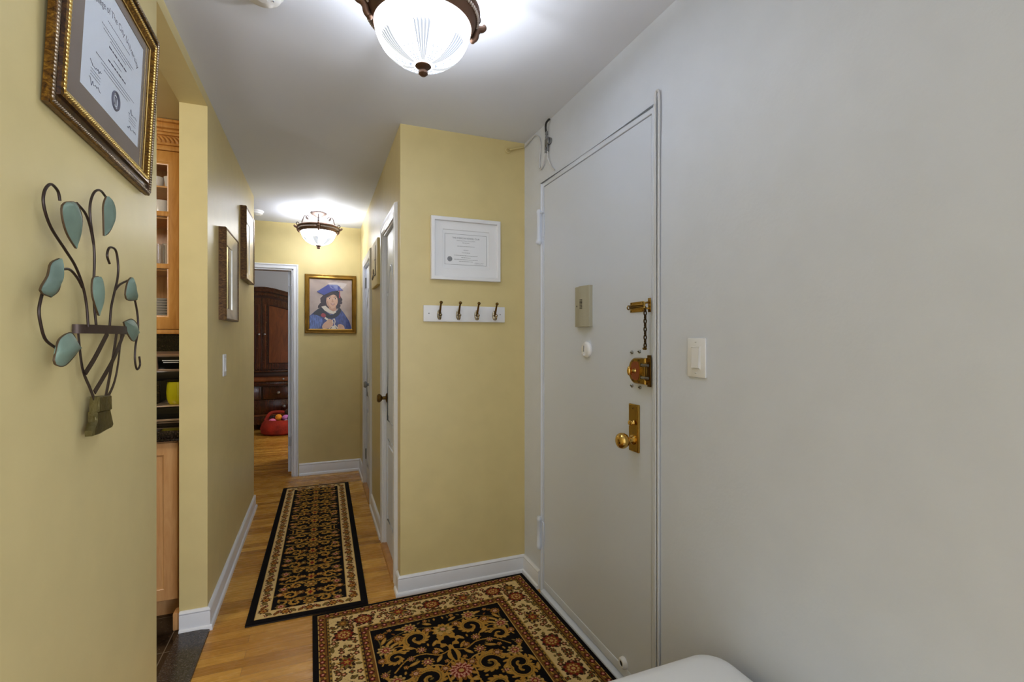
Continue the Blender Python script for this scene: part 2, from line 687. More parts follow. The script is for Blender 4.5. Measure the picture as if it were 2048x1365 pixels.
# closet side wall with two door openings
D1 = (2.70, 3.22, 2.0)
D2 = (4.05, 4.62, 1.99)
mb = MB()
ys = [YF + 0.10, D1[0], D1[1], D2[0], D2[1], YB]
for a, b in ((ys[0], ys[1]), (ys[2], ys[3]), (ys[4], ys[5])):
    mb.box((XC, a, 0), (XC + 0.10, b, H))
for d in (D1, D2):
    mb.box((XC, d[0], d[2]), (XC + 0.10, d[1], H))
struct(mb.build('wall_closet', YELLOW), 'yellow corridor wall with two white closet doors', 'wall')

# far wall with the bedroom doorway
DX0, DX1, DZ = -1.02, -0.235, 2.0
mb = MB()
mb.box((-2.2, YB, 0), (DX0, YB + 0.11, H))
mb.box((DX1, YB, 0), (XC + 0.10, YB + 0.11, H))
mb.box((DX0, YB, DZ), (DX1, YB + 0.11, H))
struct(mb.build('wall_far', [YELLOW]), 'yellow end wall with the graduation portrait', 'wall')

# right wall with the entrance door opening
E0, E1, EZ = 1.405, 2.29, 2.125
FW = 0.03
mb = MB()
mb.box((XR, -0.45, 0), (XR + 0.12, E0 - FW - 0.009, EZ + FW))  # wall stops short here so the added fill light can pass
mb.box((XR, -0.45, EZ + FW), (XR + 0.12, E0 - FW, H))
mb.box((XR + 0.025, E0 - FW - 0.012, 0), (XR + 0.12, E0 - FW, EZ + FW))
mb.box((XR, E1 + FW, 0), (XR + 0.12, YF + 0.05, H))
mb.box((XR, E0 - FW, EZ + FW), (XR + 0.12, E1 + FW, H))
struct(mb.build('wall_right', WHITEWALL), 'white plastered wall around the entrance door', 'wall')

mb = MB()
mb.box((-2.6, -1.4, H), (XR + 0.12, YB + 0.11, H + 0.1))
struct(mb.build('ceiling', CEIL), 'white hall ceiling', 'ceiling')
mb = MB()
mb.box((-2.4, YB + 0.11, H), (1.6, 8.6, H + 0.1))
struct(mb.build('ceiling_bedroom', CEIL), 'white bedroom ceiling', 'ceiling')
mb = MB()
mb.box((-2.6, 0.3, H - 0.006), (XL - T, 3.4, H - 0.001))
struct(mb.build('ceiling_kitchen', KYELLOW), 'yellow kitchen ceiling', 'ceiling')

mb = MB()
mb.box((-2.6, -1.4, -0.1), (1.7, 8.6, 0))
struct(mb.build('floor', FLOOR), 'oak strip floor', 'floor')
mb = MB()
mb.box((-2.6, 0.3, 0.0), (XL - T, 3.3, 0.005))
struct(mb.build('floor_kitchen', TILE), 'dark granite kitchen tile floor', 'floor')
mb = MB()
mb.prism([(XL - T, 0.0), (XL + 0.014, 0.0), (XL + 0.012, 0.007), (XL - 0.02, 0.012), (XL - T, 0.012)], Y0 - 0.0, Y1 - 0.001,
         L=basis((0, 0, 0), (1, 0, 0), (0, 0, 1), (0, 1, 0)))
struct(mb.build('trim_1', EBONY), 'dark stone threshold in the kitchen opening', 'threshold')

# kitchen back and side walls, side hall and bedroom walls
mb = MB()
mb.box((-2.6, 3.3, 0), (XL - T, 3.4, H))
struct(mb.build('wall_kitchen_back', KYELLOW), 'kitchen back wall', 'wall')
mb = MB()
mb.box((-2.7, 0.2, 0), (-2.6, 3.4, H))
struct(mb.build('wall_kitchen_side', KYELLOW), 'kitchen side wall', 'wall')
mb = MB()
mb.box((-2.6, 0.2, 0), (XL - T, 0.3, H))
struct(mb.build('wall_kitchen_front', KYELLOW), 'kitchen front wall', 'wall')
mb = MB()
mb.box((-2.3, YLE - 0.1, 0), (XL - T, YLE, H))
struct(mb.build('wall_side_hall', YELLOW), 'side hall wall', 'wall')
mb = MB()
mb.box((-2.3, YLE, 0), (-2.2, YB + 0.11, H))
struct(mb.build('wall_side_hall_end', YELLOW), 'side hall end wall', 'wall')
mb = MB()
mb.box((-2.4, 8.5, 0), (1.6, 8.6, H))
struct(mb.build('wall_bedroom_back', GREYWALL), 'grey bedroom wall behind the armoire', 'wall')
mb = MB()
mb.box((-2.5, YB + 0.11, 0), (-2.4, 8.6, H))
struct(mb.build('wall_bedroom_left', GREYWALL), 'grey bedroom side wall', 'wall')
mb = MB()
mb.box((1.6, YB + 0.11, 0), (1.7, 8.6, H))
struct(mb.build('wall_bedroom_right', GREYWALL), 'grey bedroom right wall', 'wall')

# ------------------------------------------------------------------ baseboards
BH = 0.10
BB = [(0, 0), (0.024, 0), (0.024, 0.010), (0.021, 0.018), (0.013, 0.022), (0.013, BH - 0.022), (0.011, BH - 0.016), (0.014, BH - 0.010), (0.010, BH - 0.003), (0.005, BH), (0, BH)]
mb = MB()
# path travels so that the room is on the left of travel
mb.sweep([(XL - T, YLE), (XL, YLE), (XL, Y1)][::1], [(o, u) for o, u in BB])
mb.sweep([(XL, Y1 + 0.0001), (XL, Y1), (XL - T + 0.002, Y1)], [(o, u) for o, u in BB])
struct(mb.build('baseboard_left', TRIM), 'white baseboard along the left hall wall', 'baseboard')
mb = MB()
mb.sweep([(XR, YF), (XC - 0.001, YF), (XC - 0.001, D1[0] - 0.088)], BB)
struct(mb.build('baseboard_front', TRIM), 'white baseboard below the coat hooks', 'baseboard')
mb = MB()
mb.sweep([(XR, E1 + FW + 0.012), (XR, YF)], BB)
struct(mb.build('baseboard_right', TRIM), 'short white baseboard beside the entrance door', 'baseboard')
mb = MB()
mb.sweep([(XC, D1[1] + 0.072), (XC, D2[0] - 0.072)], BB)
struct(mb.build('baseboard_closet', TRIM), 'white baseboard between the closet doors', 'baseboard')
mb = MB()
mb.sweep([(XC, D2[1] + 0.072), (XC, YB), (DX1 + 0.055, YB)], [(o, u * 1.18) for o, u in BB])
struct(mb.build('baseboard_far', TRIM), 'white baseboard below the portrait', 'baseboard')

# ------------------------------------------------------------------ door casings
CAS = [(0, 0), (0, 0.012), (0.010, 0.017), (0.022, 0.013), (0.040, 0.013), (0.048, 0.018), (0.058, 0.018), (0.062, 0.014), (0.066, 0)]


def casing(name, M, w, h, prof, label, depth=0.10, cw=0.066, mat=TRIM, jamb=0.012):
    """three-sided door casing; local origin at bottom centre of the opening"""
    mb = MB(M)
    k = len(prof)
    vs, fs = [], []
    pts = [(-1, 0), (-1, h), (1, h), (1, 0)]
    for i, (sx, y) in enumerate(pts):
        for o, up in prof:
            vs.append((sx * (w / 2 + o), y + (o if i in (1, 2) else 0), up))
    for i in range(3):
        for q in range(k):
            r = (q + 1) % k
            fs.append((i * k + q, (i + 1) * k + q, (i + 1) * k + r, i * k + r))
    fs.append(list(range(k)))
    fs.append([3 * k + q for q in range(k)])
    mb.add(vs, fs)
    # jamb lining
    for sx in (-1, 1):
        a, b = sorted((sx * w / 2, sx * (w / 2 - jamb)))
        mb.box((a, 0, -depth), (b, h, 0.004))
    mb.box((-w / 2, h - jamb, -depth), (w / 2, h, 0.004))
    return struct(mb.build(name, mat), label, 'door casing')


casing('trim_2', on_right((D1[0] + D1[1]) / 2, 0, XC), D1[1] - D1[0], D1[2], CAS, 'white casing of the nearer closet door')
casing('trim_3', on_right((D2[0] + D2[1]) / 2, 0, XC), D2[1] - D2[0], D2[2], CAS, 'white casing of the farther closet door')
casing('trim_4', on_face((DX0 + DX1) / 2, 0, YB), DX1 - DX0, DZ, [(o * 0.75, u) for o, u in CAS], 'white casing of the bedroom doorway', 0.11)


# closet doors: two-panel slabs with an arched upper panel
def closet_door(name, d, hinge_far, label, knobmat):
    y0, y1, zt = d[0] + 0.014, d[1] - 0.014, d[2] - 0.016
    w = y1 - y0
    M = on_right((y0 + y1) / 2, 0, XC + 0.012)
    root = sthing(name, (XC + 0.03, (y0 + y1) / 2, 0.02), label, 'door')
    mb = MB(M)
    mb.box((-w / 2, 0.022, -0.035), (w / 2, zt, 0.0), 0.002, 1)
    mb.build('door_slab', DOORWHITE, root)
    mg = 0.10

    def panel(poly):
        b = MB(M)
        pts = [(x, y, 0.001) for x, y in poly]
        b.tube(pts, 0.007, 8, closed=True)
        cx = sum(p[0] for p in poly) / len(poly)
        cy = sum(p[1] for p in poly) / len(poly)
        inner = [(cx + (x - cx) * (1 - 0.028 / abs(w / 2 - mg)), y + (0.03 if y < cy else -0.03)) for x, y in poly]
        b.prism(inner, 0.0, 0.005, bev=0.004)
        b.build('door_panel', DOORWHITE, root)
    x = w / 2 - mg
    panel([(-x, 0.20), (x, 0.20), (x, 0.70), (-x, 0.70)])
    top = [(-x, 0.82), (x, 0.82), (x, 1.60)]
    for k in range(13):
        t = k / 12
        xx = x - 2 * x * t
        top.append((xx, 1.62 + 0.15 * (0.5 - 0.5 * math.cos(2 * PI * t)) ** 0.9))
    top.append((-x, 1.60))
    panel(top)
    sgn = -1 if hinge_far else 1            # u grows towards the camera
    for z in (0.28, 1.84):
        b = MB(M)
        u = sgn * (w / 2 - 0.001)
        b.box((u - 0.020, z - 0.045, 0.0), (u + 0.010, z + 0.045, 0.0025))
        b.tube([(u, z - 0.047, 0.006), (u, z + 0.047, 0.006)], 0.0065, 10)
        b.build('hinge', STEEL, root, 'dark steel butt hinge')
    b = MB(M)
    u = -sgn * (w / 2 - 0.06)
    b.lathe([(0, 0), (0.031, 0), (0.031, 0.004), (0.024, 0.009), (0.011, 0.012), (0.010, 0.032), (0.020, 0.038), (0.027, 0.048), (0.027, 0.056), (0.020, 0.064), (0.0, 0.066)], (u, 0.955, 0.0), 24)
    b.build('door_knob', knobmat, root, 'round metal knob on a rose')
    return root


closet_door('door_2', D1, False, 'white panelled closet door nearest the coat hooks', BRASSDK)
closet_door('door_3', D2, True, 'white panelled closet door at the far end of the hall', STEEL)

for nm, d in (('trim_5', D1), ('trim_6', D2)):
    mb = MB()
    mb.prism([(XC + 0.05, 0), (XC - 0.024, 0), (XC - 0.020, 0.008), (XC - 0.004, 0.014), (XC + 0.05, 0.014)], d[0] + 0.001, d[1] - 0.001, L=basis((0, 0, 0), (1, 0, 0), (0, 0, 1), (0, 1, 0)))
    struct(mb.build(nm, OAKSILL), 'oak threshold under a closet door', 'threshold')

# bedroom door, swung open into the bedroom
root = sthing('door_4', (DX1 - 0.03, YB + 0.5, 0.02), 'white bedroom door standing open, seen edge-on', 'door')
mb = MB()
mb.box((DX1 - 0.046, YB + 0.055, 0.035), (DX1 - 0.013, YB + 0.80, DZ - 0.02), 0.002, 1)
mb.build('door_slab', DOORWHITE, root)
for z in (0.33, 1.80):
    mb = MB()
    mb.box((DX1 - 0.042, YB + 0.051, z - 0.045), (DX1 - 0.016, YB + 0.056, z + 0.045))
    mb.tube([(DX1 - 0.0125, YB + 0.052, z - 0.045), (DX1 - 0.0125, YB + 0.052, z + 0.045)], 0.005, 8)
    mb.build('hinge', STEEL, root, 'grey steel hinge leaf')

# ------------------------------------------------------------------ entrance door
root = sthing('door_1', (XR + 0.02, (E0 + E1) / 2, 0.03), 'flush white steel entrance door with brass locks', 'door')
EM = on_right((E0 + E1) / 2, 0, XR)
EW = E1 - E0
mb = MB(EM)
mb.box((-EW / 2 + 0.003, 0.040, -0.045), (EW / 2 - 0.003, EZ - 0.002, 0.0), 0.0015, 1)
mb.build('door_slab', DOORWHITE, root)
mb = MB(EM)
mb.box((-EW / 2 + 0.004, 0.028, -0.046), (EW / 2 - 0.004, 0.066, 0.003), 0.004, 2)
mb.build('kick_strip', DOORWHITE, root)
mb = MB(EM)
mb.box((-EW / 2 - 0.001, 0.0, -0.08), (EW / 2 + 0.001, EZ + 0.001, -0.05))  # dark sheet standing in for the shade in the door gaps
mb.build('gap_shade_sheet', GAP, root)
RU = lambda y: (E0 + E1) / 2 - y          # world y -> local u on the right wall
# hinges: painted barrels standing proud on the hinge side
for zc, fin in ((1.922, True), (0.31, False)):
    b = MB(EM)
    u = RU(2.313)
    n = 0.018
    b.lathe([(0, -0.088), (0.010, -0.086), (0.0135, -0.078), (0.0135, -0.066), (0.012, -0.064), (0.012, 0.060), (0.0135, 0.062), (0.0145, 0.074), (0.010, 0.086), (0, 0.088)], (u, zc, n), 16, axis=1)
    b.box((u, zc - 0.06, 0.0), (u + 0.032, zc + 0.06, 0.006), 0.002, 1)
    b.box((u - 0.014, zc - 0.07, 0.0), (u, zc + 0.07, 0.010), 0.002, 1)
    if fin:
        b.sphere((u, zc - 0.082, n), 0.017)
        b.tube([(u + 0.002, zc + 0.066, n), (u + 0.03, zc + 0.067, 0.008)], 0.004, 8)
    b.build('hinge', DOORWHITE, root, 'white painted hinge barrel')
# peephole cover
b = MB(EM)
u, z = RU(1.846), 1.282
b.lathe([(0, 0), (0.035, 0), (0.036, 0.006), (0.033, 0.012), (0.026, 0.016), (0.0, 0.017)], (u, z, 0), 32)
b.tube([(u - 0.012, z - 0.016, 0.017), (u + 0.004, z - 0.020, 0.020)], 0.006, 8)
b.prism([(u - 0.005, z - 0.008), (u - 0.002, z - 0.008), (u - 0.0015, z + 0.016), (u - 0.004, z + 0.018)], 0.016, 0.019, mi=1)
b.build('peephole_cover', [WPLASTIC, INK], root, 'round white peephole cover')
# chain guard: slide plate on the door
b = MB(EM)
u0, u1 = RU(1.530), RU(1.446)
b.box((u0, 1.428, 0.0), (u1, 1.466, 0.003), 0.001, 1)
b.box((u0 + 0.004, 1.439, 0.003), (u1 - 0.001, 1.443, 0.010), 0.0012, 1)
b.box((u0 + 0.004, 1.452, 0.003), (u1 - 0.001, 1.456, 0.010), 0.0012, 1)
b.tube([(u0 + 0.002, 1.447, 0.006), (u1, 1.4475, 0.006)], 0.0035, 8, mi=1)
b.tube([(u0 - 0.006, 1.447 + 0.007 * math.cos(a), 0.006 + 0.006 * math.sin(a)) for a in [i * PI / 8 for i in range(16)]], 0.0022, 6, closed=True)
for uu in (u0 + 0.006, u1 - 0.006):
    for zz in (1.433, 1.461):
        b.lathe([(0, 0.003), (0.003, 0.003), (0.0025, 0.0045), (0, 0.005)], (uu, zz, 0), 10, mi=1)
cg = b.build('chain_slide', [BRASS, BRASSDK], root, 'brass slide plate of the door chain')
# rim lock
b = MB(EM)
uc = RU(1.452)
poly = []
for k in range(17):
    a = PI / 2 + PI * k / 16
    poly.append((uc - 0.018 + 0.040 * math.cos(a), 1.214 + 0.047 * math.sin(a)))
poly += [(uc + 0.042, 1.167), (uc + 0.042, 1.261)]
b.prism(poly, 0.0, 0.026, bev=0.004)
lock = b.build('rim_lock', BRASS, root, 'brass surface-mounted rim lock')
b = MB(EM)
poly2 = [(uc - 0.018 + 0.026 * math.cos(PI / 2 + PI * k / 16), 1.214 + 0.034 * math.sin(PI / 2 + PI * k / 16)) for k in range(17)]
for k in range(9):
    a = -PI / 2 + PI * k / 8
    poly2.append((uc - 0.004 + 0.014 * math.cos(a), 1.214 + 0.034 * math.sin(a)))
b.prism(poly2, 0.0262, 0.0272)
b.build('face_plate', COPPER, lock, 'reddish copper face of the lock')
b = MB(EM)
ut = uc - 0.018
b.lathe([(0, 0.027), (0.010, 0.027), (0.007, 0.034), (0.006, 0.042), (0, 0.043)], (ut, 1.214, 0), 16)
b.box((ut - 0.005, 1.198, 0.040), (ut + 0.005, 1.230, 0.052), 0.004, 3)
b.sphere((ut, 1.214, 0.050), 0.014, sc=(0.55, 1.25, 0.55))
b.build('thumb_turn', BRASSLT, lock)
for dz in (-0.022, 0.022):
    b = MB(EM)
    b.box((uc + 0.016, 1.214 + dz - 0.006, 0.024), (uc + 0.030, 1.214 + dz + 0.006, 0.0268), mi=1)
    b.tube([(uc + 0.022, 1.214 + dz, 0.024), (uc + 0.040, 1.214 + dz, 0.030), (uc + 0.058, 1.214 + dz, 0.024)], 0.005, 8)
    b.build('bolt_ring', [STEEL, BLACK], lock, 'steel bolt loop')
for uu, zz in ((-0.030, 1.248), (-0.030, 1.180), (0.006, 1.252), (0.006, 1.176)):
    b = MB(EM)
    b.lathe([(0, 0.0262), (0.0042, 0.0262), (0.0034, 0.0285), (0, 0.029)], (uc + uu, zz, 0), 12)
    b.build('screw', BRASSDK, lock)
b = MB(EM)
us = RU(1.402)
b.box((us - 0.012, 1.160, 0.008), (us + 0.006, 1.272, 0.014), 0.001, 1)
b.box((us - 0.012, 1.182, 0.012), (us - 0.002, 1.246, 0.026), 0.002, 1)
for dz in (-0.045, 0.045):
    b.lathe([(0, 0.014), (0.004, 0.014), (0.003, 0.0155), (0, 0.016)], (us - 0.002, 1.216 + dz, 0), 10)
b.build('strike_plate', BRASSDK, root, 'dark brass strike plate on the frame')
for y, z in ((1.520, 1.279), (1.474, 1.283), (1.520, 1.154), (1.471, 1.152)):
    b = MB(EM)
    b.lathe([(0, -0.002), (0.0065, -0.002), (0.0065, 0.004), (0.004, 0.0065), (0, 0.007)], (RU(y), z, 0), 12)
    b.box((RU(y) - 0.005, z - 0.001, 0.006), (RU(y) + 0.005, z + 0.001, 0.0075), mi=1)
    b.build('bolt_head', [STEEL, BLACK], root, 'small steel bolt head')
# knob plate
b = MB(EM)
pu0, pu1 = RU(1.533), RU(1.472)
pz0, pz1 = 0.910, 1.087
b.box((pu0, pz0, 0.0), (pu1, pz1, 0.008), 0.003, 2)
b.box((pu0 + 0.005, pz0 + 0.005, 0.008), (pu1 - 0.005, pz1 - 0.005, 0.0095), 0.001, 1)
b.lathe([(0, 0.0095), (0.004, 0.0095), (0.003, 0.011), (0, 0.0115)], ((pu0 + pu1) / 2, pz1 - 0.016, 0), 12, mi=1)
b.lathe([(0, 0.0095), (0.003, 0.0095), (0.002, 0.011), (0, 0.0115)], ((pu0 + pu1) / 2, pz0 + 0.070, 0), 12, mi=1)
plate = b.build('knob_plate', [BRASS, BRASSDK], root, 'rectangular aged brass escutcheon')
pc = (pu0 + pu1) / 2
b = MB(EM)
b.lathe([(0, 0.0095), (0.018, 0.0095), (0.018, 0.013), (0.012, 0.018), (0.010, 0.030), (0.016, 0.036), (0.024, 0.042), (0.029, 0.052), (0.0295, 0.060), (0.026, 0.070), (0.016, 0.077), (0.0, 0.079)], (pc, pz0 + 0.045, 0), 32)
b.build('door_knob', BRASSLT, plate, 'round polished brass knob')
b = MB(EM)
b.lathe([(0, 0.0095), (0.010, 0.0095), (0.006, 0.014), (0.005, 0.020), (0, 0.021)], (pc, pz0 + 0.108, 0), 16)
b.sphere((pc, pz0 + 0.108, 0.022), 0.014, sc=(1.0, 0.75, 0.35))
b.build('thumb_turn', BRASSLT, plate)
# door viewer low on the door (white ring with dark hole)
b = MB(EM)
b.lathe([(0, 0), (0.022, 0), (0.021, 0.010), (0.016, 0.016), (0.011, 0.016), (0.011, 0.012), (0, 0.012)], (RU(1.572), 0.082, 0), 24)
b.lathe([(0, 0.0125), (0.0105, 0.0125), (0.009, 0.0135), (0, 0.014)], (RU(1.572), 0.082, 0), 20, mi=1)
b.build('floor_stop', [WPLASTIC, BLACK], root, 'round white bumper with a dark centre')

# steel frame round the door
mb = MB(EM)
frp = [(0.0, -0.06), (0.0, 0.001), (0.002, 0.003), (FW - 0.006, 0.003), (FW, 0.001), (FW, -0.06)]
k = len(frp)
vs, fs = [], []
for i, (sx, y) in enumerate([(-1, 0), (-1, EZ), (1, EZ), (1, 0)]):
    for o, up in frp:
        vs.append((sx * (EW / 2 + o), y + (o if i in (1, 2) else 0), up))
for i in range(3):
    for q in range(k):
        r = (q + 1) % k
        fs.append((i * k + q, (i + 1) * k + q, (i + 1) * k + r, i * k + r))
fs += [list(range(k)), [3 * k + q for q in range(k)]]
mb.add(vs, fs)
# projecting outer bead along top and sides
mb.tube([(-EW / 2 - FW + 0.008, 0.0, 0.002), (-EW / 2 - FW + 0.008, EZ + FW - 0.008, 0.002), (EW / 2 + FW - 0.008, EZ + FW - 0.008, 0.002), (EW / 2 + FW - 0.008, 0, 0.002)], 0.0085, 10)
struct(mb.build('trim_7', DOORWHITE), 'white steel frame of the entrance door', 'door frame')
mb = MB()
mb.prism([(XR + 0.05, 0.0), (XR - 0.022, 0.0), (XR - 0.020, 0.016), (XR + 0.0, 0.024), (XR + 0.05, 0.024)], E0 + 0.002, E1 - 0.002,
         L=basis((0, 0, 0), (1, 0, 0), (0, 0, 1), (0, 1, 0)))
struct(mb.build('trim_8', DOORWHITE), 'white painted threshold under the entrance door', 'threshold')

# hanging door chain and its keeper on the frame
CH = thing('door_chain', 'dark brass security chain hanging from its keeper on the entrance door frame', 'chain', (XR - 0.012, 1.41, 1.305))
b = MB(EM)
uk = RU(1.406)
b.box((uk - 0.008, 1.424, 0.008), (uk + 0.008, 1.474, 0.011), 0.001, 1)
b.tube([(uk - 0.004, 1.459, 0.011), (uk - 0.006, 1.456, 0.026), (uk - 0.006, 1.440, 0.028), (uk - 0.004, 1.436, 0.011)], 0.004, 8)
b.lathe([(0, 0.011), (0.004, 0.011), (0.003, 0.013), (0, 0.0135)], (uk, 1.469, 0), 10)
b.build('keeper_plate', BRASS, CH)
nl = 10
z = 1.444
for i in range(nl):
    b = MB(EM)
    L = 0.0185
    zc = z - L / 2
    pts = []
    for k in range(14):
        a = 2 * PI * k / 14
        a1, a2 = 0.0066 * math.cos(a), L / 2 * math.sin(a)
        pts.append((uk - 0.008 + (a1 if i % 2 == 0 else a1 * 0.35), zc + a2, 0.022 + (a1 * 0.35 if i % 2 == 0 else a1)))
    b.tube(pts, 0.0024, 6, closed=True)
    b.build('chain_link', CHAINDK, CH)
    z -= L - 0.0042
b = MB(EM)
b.tube([(uk - 0.008, z + 0.004, 0.022), (uk - 0.010, z - 0.004, 0.022)], 0.003, 8)
b.tube([(uk - 0.018, z - 0.006, 0.022), (uk - 0.004, z - 0.006, 0.022)], 0.0045, 10)
b.build('chain_end', BRASSDK, CH)

# door chime
t = thing('door_chime', 'beige plastic door chime box with a slotted speaker on the entrance door', 'door chime', (XR, 1.868, 1.383))
M = on_right(1.868, 1.383, XR)
b = MB(M)
prof = [(-0.063, 0), (-0.063, 0.013), (-0.058, 0.017), (-0.028, 0.018), (-0.020, 0.022), (0.000, 0.029), (0.020, 0.028), (0.038, 0.021), (0.042, 0.019), (0.060, 0.017), (0.063, 0.014), (0.063, 0)]
vs = [(u, 0.0, n) for u, n in prof] + [(u, 0.178, n) for u, n in prof]
k = len(prof)
fs = [list(range(k)), [k + i for i in range(k)]] + [(i, (i + 1) % k, k + (i + 1) % k, k + i) for i in range(k)]
b.add(vs, fs, 0, True)
b.build('casing', BEIGEPL, t, angle=30)
for i in range(7):
    b = MB(M)
    zz = 0.079 + i * 0.0062
    b.box((0.003, zz, 0.026), (0.022, zz + 0.0030, 0.0295))
    b.build('speaker_slot', BLACK, t)
b = MB(M)
b.lathe([(0, 0.0172), (0.0034, 0.0172), (0.003, 0.0186), (0, 0.0188)], (-0.042, 0.092, 0), 12)
b.build('indicator_hole', BLACK, t)


# light switches
def rocker(name, M, label, w=0.078, h=0.122):
    t = thing(name, label, 'light switch', M @ Vector((0, 0, 0)))
    b = MB(M)
    b.box((-w / 2, -h / 2, 0), (w / 2, h / 2, 0.007), 0.003, 2)
    b.frame(0.038, 0.072, [(0, 0.007), (0.001, 0.0085), (0.003, 0.0085), (0.003, 0.007)])
    b.build('wall_plate', WPLASTIC, t)
    b = MB(M)
    b.add([(-0.015, -0.031, 0.007), (0.015, -0.031, 0.007), (0.015, 0.031, 0.007), (-0.015, 0.031, 0.007),
           (-0.015, -0.031, 0.0125), (0.015, -0.031, 0.0125), (0.015, 0.0, 0.010), (-0.015, 0.0, 0.010), (0.015, 0.031, 0.0095), (-0.015, 0.031, 0.0095)],
          [(0, 1, 5, 4), (4, 5, 6, 7), (7, 6, 8, 9), (2, 3, 9, 8), (1, 2, 8, 6, 5), (3, 0, 4, 7, 9)])
    b.build('rocker', WPLASTIC, t)
    for zz in (-0.048, 0.048):
        b = MB(M)
        b.lathe([(0, 0.0068), (0.0032, 0.0068), (0.0028, 0.008), (0, 0.0083)], (0, zz, 0), 10)
        b.box((-0.0028, zz - 0.0006, 0.008), (0.0028, zz + 0.0006, 0.0086), mi=1)
        b.build('screw', [WPLASTIC, INK], t)
    return t


rocker('light_switch', on_right(1.183, 1.271, XR), 'white rocker light switch on the white wall right of the entrance door')
rocker('light_switch', on_left(2.99, 1.188, XL), 'white rocker light switch on the yellow wall below the framed mirrors', 0.08, 0.118)

# coax splitter and cables above the entrance door
SP = thing('cable_splitter', 'metal coax splitter with black lead hanging in the corner above the entrance door', 'cable splitter', (XR, 2.228, 2.30))
RM = basis((0, 0, 0), (0, 1, 0), (0, 0, 1), (-1, 0, 0))    # local: u = world y, v = world z, n = -x


def rp(y, z, off=0.012):
    return (y, z, -XR + off)


b = MB(RM)
b.box((2.205, 2.318, -XR + 0.001), (2.245, 2.352, -XR + 0.018), 0.002, 1)
b.box((2.238, 2.312, -XR + 0.004), (2.258, 2.346, -XR + 0.012), 0.002, 1)
b.lathe([(0, 0), (0.015, 0), (0.015, 0.010), (0, 0.010)], (2.206, 2.334, -XR + 0.001), 16)
b.build('splitter_body', STEEL, SP)
for y, z0, z1 in ((2.238, 2.352, 2.392), (2.246, 2.284, 2.314), (2.226, 2.286, 2.320)):
    b = MB(RM)
    b.lathe([(0, 0), (0.0065, 0), (0.0065, (z1 - z0) * 0.35), (0.0045, (z1 - z0) * 0.36), (0.0045, (z1 - z0) * 0.55), (0.0068, (z1 - z0) * 0.56), (0.0068, z1 - z0), (0, z1 - z0)], (y, z0, -XR + 0.010), 10, axis=1)
    b.build('connector', STEEL, SP)
b = MB(RM)
b.tube(smooth_path([rp(2.238, 2.388), rp(2.235, 2.412, 0.016), rp(2.222, 2.43, 0.018), rp(2.208, 2.446, 0.006)]), 0.0052, 8)
b.build('black_lead', BLACK, SP, 'short black coax lead')
for pts in ([rp(2.246, 2.286, 0.010), rp(2.256, 2.262, 0.012), rp(2.278, 2.236, 0.010), rp(2.310, 2.224, 0.008), rp(2.330, 2.236, 0.006), rp(2.334, 2.27, 0.006), rp(2.322, 2.32, 0.006), rp(2.320, 2.365, 0.006), rp(2.336, 2.400, 0.007), rp(2.37, 2.425, 0.008), rp(2.40, 2.432, 0.008), rp(2.44, 2.428, 0.008), rp(2.525, 2.418, 0.008)],
            [rp(2.226, 2.288, 0.010), rp(2.222, 2.262, 0.012), rp(2.208, 2.226, 0.010), rp(2.18, 2.190, 0.008), rp(2.150, 2.166, 0.008)]):
    b = MB(RM)
    b.tube(smooth_path(pts), 0.0036, 8)
    b.build('white_coax', WCABLE, SP, 'white coax cable')

# round cord that hooks into the yellow wall
t = thing('ceiling_hook', 'small yellow-painted hook rod in the top corner above the framed certificate', 'hook', (1.0, YF, 2.38))
b = MB()
b.tube(smooth_path([(1.082, YF - 0.008, 2.424), (1.05, YF - 0.012, 2.412), (1.015, YF - 0.014, 2.400), (0.995, YF - 0.012, 2.392)]), 0.006, 8)
b.tube([(0.988 + 0.013 * math.cos(a), YF - 0.007, 2.390 + 0.013 * math.sin(a)) for a in [i * PI / 8 for i in range(16)]], 0.004, 6, closed=True)
b.build('rod', YELLOW, t)
# cord pair along the latch side of the frame
t = thing('frame_cable', 'white double cable running up the latch side of the entrance door frame', 'cable', (XR, E0 - 0.04, 0.0))
b = MB(RM)
yb = E0 - FW + 0.001
b.tube(smooth_path([rp(yb, 0.004, 0.007), rp(yb, 0.6, 0.007), rp(yb, 1.4, 0.007), rp(yb, 1.95, 0.008), rp(yb - 0.001, 2.13, 0.009), rp(yb - 0.004, 2.176, 0.010), rp(yb - 0.014, 2.186, 0.010), rp(yb - 0.019, 2.17, 0.008), rp(yb - 0.019, 2.10, 0.007), rp(yb - 0.016, 1.9, 0.006), rp(yb - 0.014, 1.2, 0.006), rp(yb - 0.014, 0.004, 0.006)], 10), 0.0046, 8)
b.build('cable', WCABLE, t)


